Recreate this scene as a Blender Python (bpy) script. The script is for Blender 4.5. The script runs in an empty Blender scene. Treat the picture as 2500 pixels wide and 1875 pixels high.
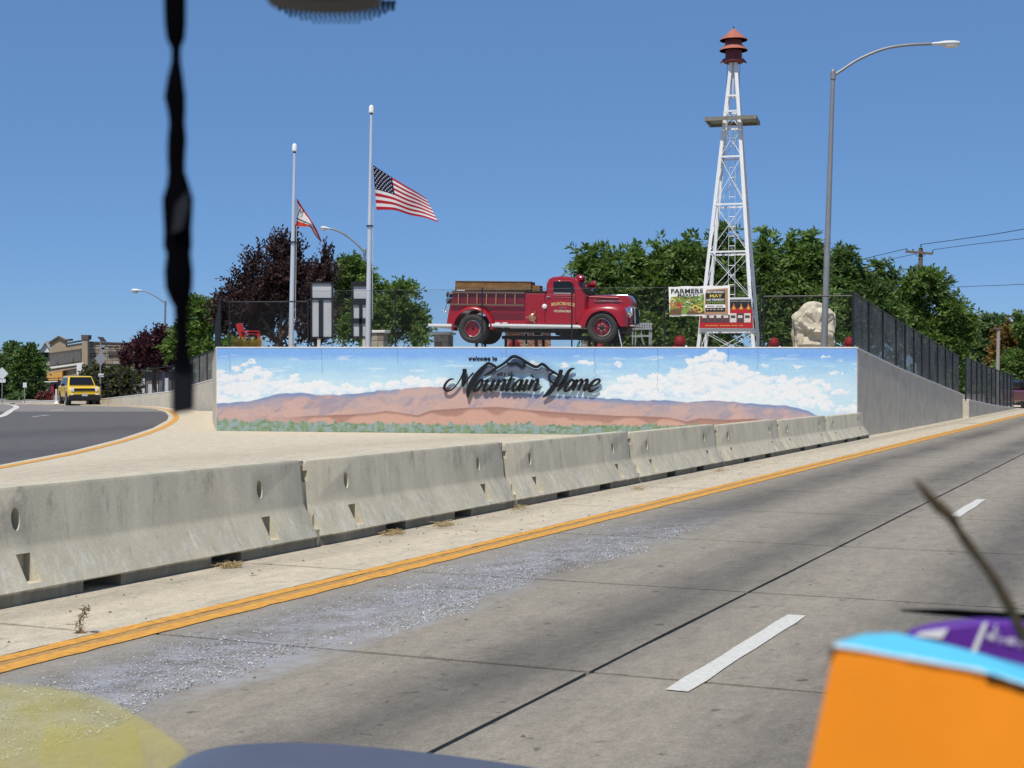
import bpy, bmesh, math, random
import numpy as np
from mathutils import Vector, Matrix

S = bpy.context.scene
COL = S.collection
R = math.radians

# ------------------------------------------------------------------ camera
F, H, HY = 3589.0, 1.57, 921.0          # focal length in photo pixels, eye height, horizon row
cam_d = bpy.data.cameras.new('camera')
cam = bpy.data.objects.new('camera', cam_d)
COL.objects.link(cam)
cam.location = (0, 0, H)
cam.rotation_euler = (R(90), 0, 0)
cam_d.sensor_width = 36
cam_d.lens = 36 * F / 2500
cam_d.shift_y = (HY - 937.5) / 2500
cam_d.clip_start = 0.05
cam_d.clip_end = 4000
cam_d.dof.use_dof = True
cam_d.dof.focus_distance = 40
cam_d.dof.aperture_fstop = 14.5
S.camera = cam

# ------------------------------------------------------------------ light
SUN_EL = R(60)
SH = Vector((-0.375, -0.927, 0)).normalized()
SUN = Vector((SH.x * math.cos(SUN_EL), SH.y * math.cos(SUN_EL), math.sin(SUN_EL)))
world = bpy.data.worlds.new('World')
S.world = world
world.use_nodes = True
wn = world.node_tree
sky = wn.nodes.new('ShaderNodeTexSky')
sky.sky_type = 'NISHITA'
sky.sun_disc = False
sky.sun_elevation = SUN_EL
sky.sun_rotation = math.atan2(SH.x, SH.y)
sky.altitude = 950
sky.air_density = 0.75
sky.dust_density = 0.0
sky.ozone_density = 4.5
bg = wn.nodes['Background']
bg.inputs['Strength'].default_value = 0.1
sk_mix = wn.nodes.new('ShaderNodeMix')      # summer haze evens the clear sky out a little
sk_mix.data_type = 'RGBA'
sk_mix.inputs['Factor'].default_value = .5
sk_mix.inputs['B'].default_value = (2.3, 4.1, 6.6, 1)
wn.links.new(sky.outputs[0], sk_mix.inputs['A'])
sk_tint = wn.nodes.new('ShaderNodeMix')
sk_tint.data_type = 'RGBA'
sk_tint.blend_type = 'MULTIPLY'
sk_tint.inputs['Factor'].default_value = 1
sk_tint.inputs['B'].default_value = (.62, .74, .89, 1)
wn.links.new(sk_mix.outputs['Result'], sk_tint.inputs['A'])
wn.links.new(sk_tint.outputs['Result'], bg.inputs['Color'])
sl = bpy.data.lights.new('sun', 'SUN')
sl.energy = 3.9
sl.angle = R(0.53)
sl.color = (1.0, 0.945, 0.85)
so = bpy.data.objects.new('sun', sl)
so.rotation_euler = (-SUN).to_track_quat('-Z', 'Y').to_euler()
COL.objects.link(so)
S.view_settings.view_transform = 'Standard'
S.view_settings.look = 'None'
S.view_settings.exposure = 0.12
S.view_settings.gamma = 1
S.view_settings.use_curve_mapping = False
S.render.engine = 'CYCLES'
S.cycles.max_bounces = 6
S.cycles.transparent_max_bounces = 24
S.cycles.use_denoising = True

# ------------------------------------------------------------------ helpers
rnd = random.Random(7)
W = {}


def P(px, py, Y):
    return Vector(((px - 1250) / F * Y, Y, H - (py - HY) / F * Y))


def tag(o, label=None, cat=None, group=None, kind=None):
    if label: o['label'] = label
    if cat: o['category'] = cat
    if group: o['group'] = group
    if kind: o['kind'] = kind
    return o


def thing(name, label, cat, loc=(0, 0, 0), group=None, rot=None):
    o = bpy.data.objects.new(name, None)
    o.empty_display_size = 0.2
    COL.objects.link(o)
    o.location = loc
    if rot: o.rotation_euler = rot
    W[o.name] = Vector(loc)
    return tag(o, label, cat, group)


class MB:
    def __init__(self):
        self.v, self.f, self.m = [], [], []

    def add(self, vs, fs, mi=0):
        b = len(self.v)
        self.v += [tuple(p) for p in vs]
        self.f += [tuple(b + i for i in f) for f in fs]
        self.m += [mi] * len(fs)
        return self

    def box(self, c, s, mi=0, M=None):
        cx, cy, cz = c
        x, y, z = s[0] / 2, s[1] / 2, s[2] / 2
        vs = [Vector((cx + a * x, cy + b * y, cz + d * z)) for d in (-1, 1) for a, b in ((-1, -1), (1, -1), (1, 1), (-1, 1))]
        if M: vs = [M @ p for p in vs]
        return self.add(vs, [(3, 2, 1, 0), (4, 5, 6, 7), (0, 1, 5, 4), (1, 2, 6, 5), (2, 3, 7, 6), (3, 0, 4, 7)], mi)

    def bar(self, p0, p1, w, d=None, up=(0, 0, 1), mi=0):
        p0, p1 = Vector(p0), Vector(p1)
        d = d or w
        t = (p1 - p0).normalized()
        u = Vector(up)
        if abs(t.dot(u)) > .97: u = Vector((0, 1, 0))
        a = t.cross(u).normalized() * (w / 2)
        b = a.cross(t).normalized() * (d / 2)
        vs = [p + i * a + j * b for p in (p0, p1) for i, j in ((-1, -1), (1, -1), (1, 1), (-1, 1))]
        return self.add(vs, [(0, 1, 2, 3), (7, 6, 5, 4), (4, 5, 1, 0), (5, 6, 2, 1), (6, 7, 3, 2), (7, 4, 0, 3)], mi)

    def tube(self, pts, rad, n=8, mi=0, flat=1.0, cap=True, up=(0, 0, 1)):
        pts = [Vector(p) for p in pts]
        if not hasattr(rad, '__len__'): rad = [rad] * len(pts)
        vs, fs = [], []
        for i, p in enumerate(pts):
            t = (pts[min(i + 1, len(pts) - 1)] - pts[max(i - 1, 0)]).normalized()
            u = Vector(up)
            if abs(t.dot(u)) > .95: u = Vector((0, 1, 0))
            a = t.cross(u).normalized()
            b = a.cross(t).normalized()
            for k in range(n):
                an = 2 * math.pi * k / n
                vs.append(p + (a * math.cos(an) + b * math.sin(an) * flat) * rad[i])
        for i in range(len(pts) - 1):
            for k in range(n):
                q, r = i * n + k, i * n + (k + 1) % n
                fs.append((q, r, r + n, q + n))
        if cap:
            fs.append(tuple(range(n)))
            fs.append(tuple((len(pts) - 1) * n + k for k in reversed(range(n))))
        return self.add(vs, fs, mi)

    def lathe(self, c, prof, n=24, axis='z', mi=0, caps=True):
        """prof: list of (radius, height) about a point c"""
        vs, fs = [], []
        for r, h in prof:
            for k in range(n):
                an = 2 * math.pi * k / n
                a, b = r * math.cos(an), r * math.sin(an)
                p = (a, b, h) if axis == 'z' else ((a, h, b) if axis == 'y' else (h, a, b))
                vs.append(Vector(c) + Vector(p))
        for i in range(len(prof) - 1):
            for k in range(n):
                q, r = i * n + k, i * n + (k + 1) % n
                fs.append((q, r, r + n, q + n) if axis != 'y' else (q, q + n, r + n, r))
        for i, rev in ((0, True), (len(prof) - 1, False)):
            if caps and prof[i][0] > 1e-4:
                ring = [i * n + k for k in range(n)]
                fs.append(tuple(reversed(ring)) if rev else tuple(ring))
        return self.add(vs, fs, mi)

    def prism(self, poly, off, mi=0):
        """poly: coplanar world points; off: extrusion vector"""
        n = len(poly)
        vs = [Vector(p) for p in poly] + [Vector(p) + Vector(off) for p in poly]
        fs = [tuple(reversed(range(n))), tuple(range(n, 2 * n))] + [(i, (i + 1) % n, n + (i + 1) % n, n + i) for i in range(n)]
        return self.add(vs, fs, mi)

    def mesh(self, name):
        me = bpy.data.meshes.new(name)
        me.from_pydata(self.v, [], self.f)
        return me


def link(name, me, parent=None, local=False):
    o = bpy.data.objects.new(name, me)
    COL.objects.link(o)
    if parent is not None:
        o.parent = parent
        if not local:
            o.location = -W.get(parent.name, Vector())
    W[o.name] = Vector()
    return o


def obj(name, mb, mats, parent=None, bevel=0, seg=2, smooth=None, local=False, fix=True):
    me = mb.mesh(name) if isinstance(mb, MB) else mb
    if not isinstance(mats, (list, tuple)): mats = [mats]
    if not me.materials:
        for m in mats: me.materials.append(m)
    if isinstance(mb, MB) and len(mats) > 1:
        me.polygons.foreach_set('material_index', mb.m)
    if fix and isinstance(mb, MB):
        bm = bmesh.new()
        bm.from_mesh(me)
        bmesh.ops.recalc_face_normals(bm, faces=bm.faces)
        bm.to_mesh(me)
        bm.free()
    if smooth is not None:
        me.polygons.foreach_set('use_smooth', [True] * len(me.polygons))
        me.set_sharp_from_angle(angle=R(smooth))
    me.update()
    o = link(name, me, parent, local)
    if bevel:
        b = o.modifiers.new('bevel', 'BEVEL')
        b.width = bevel
        b.segments = seg
        b.limit_method = 'ANGLE'
        b.angle_limit = R(35)
        b.harden_normals = True
        me.polygons.foreach_set('use_smooth', [True] * len(me.polygons))
        me.set_sharp_from_angle(angle=R(40))
    return o


def quads(name, V, Q, mat, parent=None, colors=None):
    """big numpy mesh of quads"""
    me = bpy.data.meshes.new(name)
    nv, nf = len(V), len(Q)
    me.vertices.add(nv)
    me.vertices.foreach_set('co', np.asarray(V, np.float32).ravel())
    me.loops.add(nf * 4)
    me.loops.foreach_set('vertex_index', np.asarray(Q, np.int32).ravel())
    me.polygons.add(nf)
    me.polygons.foreach_set('loop_start', np.arange(0, nf * 4, 4, dtype=np.int32))
    me.update(calc_edges=True)
    if colors is not None:
        a = me.color_attributes.new('paint', 'FLOAT_COLOR', 'POINT')
        a.data.foreach_set('color', np.asarray(colors, np.float32).ravel())
    me.materials.append(mat)
    return link(name, me, parent)


def srgb(r, g, b):
    return tuple(((c / 255) / 12.92 if c / 255 <= .04045 else (((c / 255) + .055) / 1.055) ** 2.4) for c in (r, g, b))


def mat(name, col, rough=.6, metal=0, spec=.5, var=0, vscale=6, bump=0, bscale=60, coat=0, obj_coords=False, stretch=None, rvar=0):
    m = bpy.data.materials.new(name)
    m.use_nodes = True
    nt = m.node_tree
    b = nt.nodes['Principled BSDF']
    b.inputs['Roughness'].default_value = rough
    b.inputs['Metallic'].default_value = metal
    b.inputs['Specular IOR Level'].default_value = spec
    b.inputs['Coat Weight'].default_value = coat
    b.inputs['Coat Roughness'].default_value = .06
    b.inputs['Base Color'].default_value = (*col, 1)
    if var or bump:
        if obj_coords:
            tc = nt.nodes.new('ShaderNodeTexCoord').outputs['Object']
        else:
            tc = nt.nodes.new('ShaderNodeNewGeometry').outputs['Position']
        if stretch:
            mp = nt.nodes.new('ShaderNodeMapping')
            mp.inputs['Scale'].default_value = stretch
            nt.links.new(tc, mp.inputs['Vector'])
            tc = mp.outputs['Vector']
    if var:
        n = nt.nodes.new('ShaderNodeTexNoise')
        n.inputs['Scale'].default_value = vscale
        n.inputs['Detail'].default_value = 7
        n.inputs['Roughness'].default_value = .65
        nt.links.new(tc, n.inputs['Vector'])
        mr = nt.nodes.new('ShaderNodeMapRange')
        mr.inputs['From Min'].default_value = .28
        mr.inputs['From Max'].default_value = .72
        mr.inputs['To Min'].default_value = 1 - var
        mr.inputs['To Max'].default_value = 1 + var
        nt.links.new(n.outputs['Fac'], mr.inputs['Value'])
        mx = nt.nodes.new('ShaderNodeMix')
        mx.data_type = 'RGBA'
        mx.blend_type = 'MULTIPLY'
        mx.inputs['Factor'].default_value = 1
        mx.inputs['A'].default_value = (*col, 1)
        nt.links.new(mr.outputs[0], mx.inputs['B'])
        nt.links.new(mx.outputs['Result'], b.inputs['Base Color'])
    if bump:
        n2 = nt.nodes.new('ShaderNodeTexNoise')
        n2.inputs['Scale'].default_value = bscale
        n2.inputs['Detail'].default_value = 5
        nt.links.new(tc, n2.inputs['Vector'])
        bp = nt.nodes.new('ShaderNodeBump')
        bp.inputs['Strength'].default_value = bump
        bp.inputs['Distance'].default_value = .02
        nt.links.new(n2.outputs['Fac'], bp.inputs['Height'])
        nt.links.new(bp.outputs[0], b.inputs['Normal'])
    return m


class N:
    """tiny node-graph helper"""
    def __init__(self, m):
        self.nt = m.node_tree

    def new(self, t, **kw):
        n = self.nt.nodes.new(t)
        for k, v in kw.items(): setattr(n, k, v)
        return n

    def put(self, sock, v):
        if isinstance(v, bpy.types.NodeSocket): self.nt.links.new(v, sock)
        else: sock.default_value = v

    def math(self, op, a, b=0, c=None):
        n = self.new('ShaderNodeMath', operation=op)
        self.put(n.inputs[0], a)
        self.put(n.inputs[1], b)
        if c is not None: self.put(n.inputs[2], c)
        return n.outputs[0]

    def noise(self, vec, scale, detail=6, rough=.6):
        n = self.new('ShaderNodeTexNoise')
        self.put(n.inputs['Scale'], scale)
        n.inputs['Detail'].default_value = detail
        n.inputs['Roughness'].default_value = rough
        self.put(n.inputs['Vector'], vec)
        return n.outputs['Fac']

    def ramp(self, v, a, b, lo=0.0, hi=1.0):
        n = self.new('ShaderNodeMapRange')
        self.put(n.inputs['Value'], v)
        n.inputs['From Min'].default_value = a
        n.inputs['From Max'].default_value = b
        n.inputs['To Min'].default_value = lo
        n.inputs['To Max'].default_value = hi
        return n.outputs[0]

    def mix(self, f, a, b, mode='MIX'):
        n = self.new('ShaderNodeMix', data_type='RGBA', blend_type=mode)
        self.put(n.inputs['Factor'], f)
        self.put(n.inputs['A'], a if isinstance(a, bpy.types.NodeSocket) else (*a, 1))
        self.put(n.inputs['B'], b if isinstance(b, bpy.types.NodeSocket) else (*b, 1))
        return n.outputs['Result']

    def scale(self, vec, s):
        n = self.new('ShaderNodeMapping')
        n.inputs['Scale'].default_value = s
        self.put(n.inputs['Vector'], vec)
        return n.outputs[0]


A = math.atan2(1620, F)
UX, UY = math.sin(A), math.cos(A)          # along the road
NX, NY = math.cos(A), -math.sin(A)         # across it, to the right


def road(c, t, z=0.0):
    return Vector((c * NX + t * UX, c * NY + t * UY, z))


# ---- materials of the ground
def road_mat(name, base, dark, tracks, dust=False):
    m = mat(name, base, .85, spec=.3)
    g = N(m)
    b = g.nt.nodes['Principled BSDF']
    pos = g.new('ShaderNodeNewGeometry').outputs['Position']
    vr = g.new('ShaderNodeVectorRotate', rotation_type='Z_AXIS')
    g.put(vr.inputs['Vector'], pos)
    vr.inputs['Angle'].default_value = A
    sep = g.new('ShaderNodeSeparateXYZ')
    g.put(sep.inputs[0], vr.outputs[0])
    c, vr_y = sep.outputs['X'], sep.outputs['Y']
    big = g.noise(g.scale(vr.outputs[0], (1.0, .22, 1)), .9, 5, .6)
    fine = g.noise(pos, 55, 8, .8)
    grit = g.noise(g.scale(vr.outputs[0], (1, .6, 1)), 17, 6, .75)
    mid = g.noise(g.scale(vr.outputs[0], (1, .35, 1)), 5.5, 7, .7)
    f = 0.0
    for c0, w in tracks:
        d = g.math('DIVIDE', g.math('SUBTRACT', c, c0), w)
        e = g.math('EXPONENT', g.math('MULTIPLY', g.math('MULTIPLY', d, d), -1))
        f = g.math('ADD', f, e)
    f = g.math('MULTIPLY', f, g.ramp(big, .3, .65, .45, 1.15))
    f = g.math('MINIMUM', f, 1)
    col = g.mix(f, base, dark)
    k = g.math('MULTIPLY', g.math('MULTIPLY', g.ramp(fine, .3, .7, .62, 1.36), g.ramp(grit, .3, .7, .82, 1.17)), g.ramp(mid, .3, .7, .84, 1.14))
    col = g.mix(1.0, col, k, 'MULTIPLY')
    spots = g.math('MULTIPLY', g.ramp(g.noise(pos, 7, 3, .5), .66, .73, 1, .5), g.ramp(g.noise(g.scale(vr.outputs[0], (2.6, .5, 1)), 3.1, 4, .6), .62, .74, 1, .72))
    vor = g.new('ShaderNodeTexVoronoi', feature='DISTANCE_TO_EDGE')
    g.put(vor.inputs['Scale'], .34)
    wob = g.new('ShaderNodeVectorMath', operation='MULTIPLY_ADD')
    nz = g.new('ShaderNodeTexNoise')
    g.put(nz.inputs['Scale'], 2.2)
    nz.inputs['Detail'].default_value = 5
    g.put(nz.inputs['Vector'], pos)
    g.put(wob.inputs[0], nz.outputs['Color'])
    wob.inputs[1].default_value = (.55, .55, 0)
    g.put(wob.inputs[2], pos)
    g.put(vor.inputs['Vector'], wob.outputs[0])
    crack = g.math('MAXIMUM', g.ramp(vor.outputs['Distance'], .0, .005, .72, 1), g.ramp(g.noise(pos, .45, 2, .5), .55, .60, 1, 0))
    spots = g.math('MULTIPLY', spots, crack)
    col = g.mix(1.0, col, spots, 'MULTIPLY')
    if dust:
        dd = g.math('MULTIPLY', g.ramp(c, -5.75, -5.1, 0, 1), g.ramp(g.math('ADD', c, g.ramp(big, .3, .7, -.25, .25)), -4.55, -4.35, 1, 0))
        dd = g.math('MULTIPLY', dd, g.ramp(vr_y, 12, 18, 1, 0))
        dd = g.math('MULTIPLY', dd, g.ramp(g.noise(pos, 3.5, 7, .75), .38, .62, .1, .8))
        col = g.mix(dd, col, (.36, .36, .38))
    g.put(b.inputs['Base Color'], col)
    bp = g.new('ShaderNodeBump')
    bp.inputs['Strength'].default_value = .2
    bp.inputs['Distance'].default_value = .006
    g.put(bp.inputs['Height'], fine)
    g.put(b.inputs['Normal'], bp.outputs[0])
    return m


M_LANE = road_mat('lane_concrete', (.30, .262, .203), (.138, .122, .102), [(-4.95, .5), (-3.25, .45), (-1.35, .5), (.4, .5)], True)
M_PAVE = road_mat('pale_concrete', (.54, .465, .345), (.40, .35, .27), [(-7.0, .25)])
M_ISLE = road_mat('island_concrete', (.58, .50, .37), (.49, .425, .31), [(-12, 2), (-17, 1.5)])
M_ASPH = road_mat('asphalt', (.122, .111, .108), (.092, .085, .085), [(-22, 2), (-30, 2)])
M_FAR = road_mat('far_concrete', (.24, .215, .195), (.2, .18, .165), [(-40, 2)])
M_JOINT = mat('joint_sealant', (.045, .042, .04), .9)
M_SOIL = mat('dry_soil', (.23, .19, .14), .95, var=.25, vscale=.4)
M_YEL = mat('yellow_paint', (.64, .31, .045), .75, var=.32, vscale=16)
M_YEL2 = mat('worn_yellow_paint', (.42, .24, .08), .8, var=.3, vscale=16)
M_WHITE_LINE = mat('white_line_paint', (.60, .58, .52), .75, var=.18, vscale=30)

# ------------------------------------------------------------------ ground
g = MB()
g.add([(-2500, -800, -.08), (2500, -800, -.08), (2500, 3000, -.08), (-2500, 3000, -.08)], [(0, 1, 2, 3)])
tag(obj('ground', g, M_SOIL), 'dry bare ground under the town', kind='structure')


def sheet(name, pts, z, m, parent=None, kind=None, label=None, thick=.0):
    b = MB()
    ps = [Vector((p[0], p[1], z)) for p in pts]
    if thick: b.prism([p - Vector((0, 0, thick)) for p in ps], (0, 0, thick))
    else: b.add(ps, [tuple(range(len(ps)))])
    o = obj(name, b, m, parent)
    if kind: tag(o, label, kind=kind)
    return o


# the two roads and the pale island between them; slabs lie on dark joint beds
rd = sheet('road', [road(-6.6, -25), road(9, -25), road(9, 170), road(-6.6, 170)], -.022, M_JOINT, kind='structure', label='grey concrete road of large slabs, running past the barrier')
pv = sheet('pavement', [road(-8.3, -25), road(-6.62, -25), road(-6.62, 170), road(-8.3, 170)], -.024, M_JOINT, kind='structure', label='strip of pale concrete slabs along the barrier')


def slab(c0, c1, t0, t1, z, m, parent, jig=0.0):
    b = MB()
    j = 5
    gp = .015
    top, bot = [], []
    gq = .022
    a = [(c0 + gp, t0 + gq), (c1 - gp, t0 + gq), (c1 - gp, t1 - gq), (c0 + gp, t1 - gq)]
    pts = []
    for i in range(4):
        p, q = a[i], a[(i + 1) % 4]
        for k in range(j):
            s = k / j
            pts.append((p[0] + (q[0] - p[0]) * s + rnd.uniform(-1, 1) * jig, p[1] + (q[1] - p[1]) * s + rnd.uniform(-1, 1) * jig))
    b.prism([road(c, t, z - .04) for c, t in pts], (0, 0, .04))
    return obj('slab', b, m, parent)


TS = [0.9 + 3.2 * k for k in range(-2, 22)]
for k in range(len(TS) - 1):
    slab(-6.02, -2.84, TS[k], TS[k + 1], 0, M_LANE, rd, .004)
    slab(-2.84, .75, TS[k], TS[k + 1], 0, M_LANE, rd, .004)
    if k > 0: slab(-8.1, -6.02, TS[k] - .1, TS[k + 1] - .1, 0, M_PAVE, pv, .009)
sheet('far_surface', [road(-6.02, TS[-1]), road(4.3, TS[-1]), road(4.3, 170), road(-6.02, 170)], 0, M_LANE, rd)
sheet('near_surface', [road(.78, -20), road(9, -20), road(9, 170), road(.78, 170)], 0, M_LANE, rd)
sheet('far_surface', [road(-8.3, TS[-1] - .1), road(-6.03, TS[-1] - .1), road(-6.03, 170), road(-8.3, 170)], .0, M_PAVE, pv)

CURVE = [(-10.4, 4), (-9.6, 12), (-9.15, 20), (-9.17, 26.3), (-9.35, 31), (-10.0, 37.6), (-11.1, 45.4), (-12.6, 53.7), (-14.0, 60), (-15.8, 67), (-18.0, 74), (-21, 80), (-25.5, 85), (-31, 89.5), (-38, 94)]
isle = [road(-8.1, -1.5), road(-8.1, 60)] + [Vector((-14.5, 68.5)), Vector((-19, 79)), Vector((-25, 86)), Vector((-38, 97))] + [Vector(p) for p in reversed(CURVE)]
sheet('traffic_island', [(p[0], p[1]) for p in isle], 0.0, M_ISLE, kind='structure', label='pale concrete island in front of the mural wall', thick=.1)
sheet('asphalt_road', [(-90, -10), (-2, -10), (-2, 130), (-90, 130)], -.05, M_ASPH, kind='structure', label='dark asphalt road curving away behind the island')
sheet('cross_street', [(-120, 70), (-15.5, 69), (-17, 135), (-120, 135)], -.045, M_FAR, kind='structure', label='paler concrete street beyond the asphalt road')


def strip(name, pts, w, z, m, parent):
    """painted line along a world polyline"""
    b = MB()
    vs = []
    for i, p in enumerate(pts):
        q, r = Vector(pts[max(i - 1, 0)]).to_2d(), Vector(pts[min(i + 1, len(pts) - 1)]).to_2d()
        t = (r - q).normalized()
        n = Vector((-t.y, t.x))
        ww = w * (1 + rnd.uniform(-.13, .13))
        for s in (-1, 1):
            vs.append((p[0] + n.x * ww / 2 * s, p[1] + n.y * ww / 2 * s, z))
    b.add(vs, [(2 * i, 2 * i + 1, 2 * i + 3, 2 * i + 2) for i in range(len(pts) - 1)])
    return obj(name, b, m, parent)


isl = bpy.data.objects['traffic_island']
strip('yellow_line', [road(-5.95 + rnd.uniform(-.008, .008), t * .16 - 2) for t in range(0, 550)], .115, .006, M_YEL, rd)
strip('yellow_line', [road(-5.74 + rnd.uniform(-.008, .008), t * .16 - 2) for t in range(0, 550)], .13, .006, M_YEL, rd)
strip('yellow_line', [road(-5.845, t * .8 - 2) for t in range(0, 110)], .10, .003, M_YEL2, rd)


def spline(pts, n=8):
    out = []
    pts = [Vector(p) for p in pts]
    for i in range(len(pts) - 1):
        p0, p1, p2, p3 = pts[max(i - 1, 0)], pts[i], pts[i + 1], pts[min(i + 2, len(pts) - 1)]
        for k in range(n):
            t = k / n
            out.append(.5 * ((2 * p1) + (p2 - p0) * t + (2 * p0 - 5 * p1 + 4 * p2 - p3) * t * t + (3 * p1 - p0 - 3 * p2 + p3) * t ** 3))
    out.append(pts[-1])
    return out


strip('yellow_line', [(p.x + .28, p.y, 0) for p in spline([(a, b, 0) for a, b in CURVE], 5)], .2, .006, M_YEL, isl)
for t0 in (7.03, 17.1, 27.2, 37.3, 47.4, 57.5):
    strip('white_line', [road(-2.27, t0 + k * .32) for k in range(9)], .125, .006, M_WHITE_LINE, rd)
asr = bpy.data.objects['asphalt_road']
strip('white_line', [(p.x, p.y, 0) for p in spline([(-19.5, 53, 0), (-20.9, 60, 0), (-24.2, 71, 0), (-26.8, 79.5, 0), (-29.6, 86.5, 0), (-33, 91, 0)], 6)], .3, -.036, M_WHITE_LINE, asr)
for x, y in ((-19.6, 60), (-20.2, 50), (-22.0, 70)):
    strip('white_line', [(x, y, 0), (x - .1, y + 1.5, 0), (x - .25, y + 3, 0)], .12, -.044, M_WHITE_LINE, asr)

# ------------------------------------------------------------------ mural wall
W0 = Vector((-8.64, 43.0, 0))
WD = Vector((.966, -.259, 0)).normalized()
WN = Vector((-.259, -.966, 0)).normalized()
WLEN = 18.25


def onwall(px, py, off=0.0):
    k = (px - 1250) / F
    Y = (off + W0.dot(WN)) / (k * WN.x + WN.y)
    return Vector((k * Y, Y, H - (py - HY) / F * Y))


def wtop(s): return 2.455 - .10 * s / WLEN


M_CONC = mat('grey_concrete', (.58, .525, .42), .85, spec=.3, var=.16, vscale=2.2)
M_CONC_W = mat('white_cap_concrete', (.72, .70, .66), .8, var=.08, vscale=4)

rng = np.random.default_rng(11)


def vnoise(x, y, seed):
    xi, yi = np.floor(x).astype(np.int64), np.floor(y).astype(np.int64)
    fx, fy = x - xi, y - yi
    fx, fy = fx * fx * (3 - 2 * fx), fy * fy * (3 - 2 * fy)

    def h(a, b):
        n = (a * 374761393 + b * 668265263 + seed * 974711) & 0x7fffffff
        n = ((n ^ (n >> 13)) * 1274126177) & 0x7fffffff
        return ((n ^ (n >> 16)) & 0xffff) / 65535.0
    return (h(xi, yi) * (1 - fx) + h(xi + 1, yi) * fx) * (1 - fy) + (h(xi, yi + 1) * (1 - fx) + h(xi + 1, yi + 1) * fx) * fy


def fbm(x, y, seed, o=4):
    v, a, n = 0, .5, 0
    for k in range(o):
        v = v + a * vnoise(x * 2 ** k, y * 2 ** k, seed + k)
        n += a
        a *= .55
    return v / n


def lin(c): return np.array(srgb(*c))


def sm(x, a, b):
    t = np.clip((x - a) / (b - a), 0, 1)
    return t * t * (3 - 2 * t)


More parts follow.
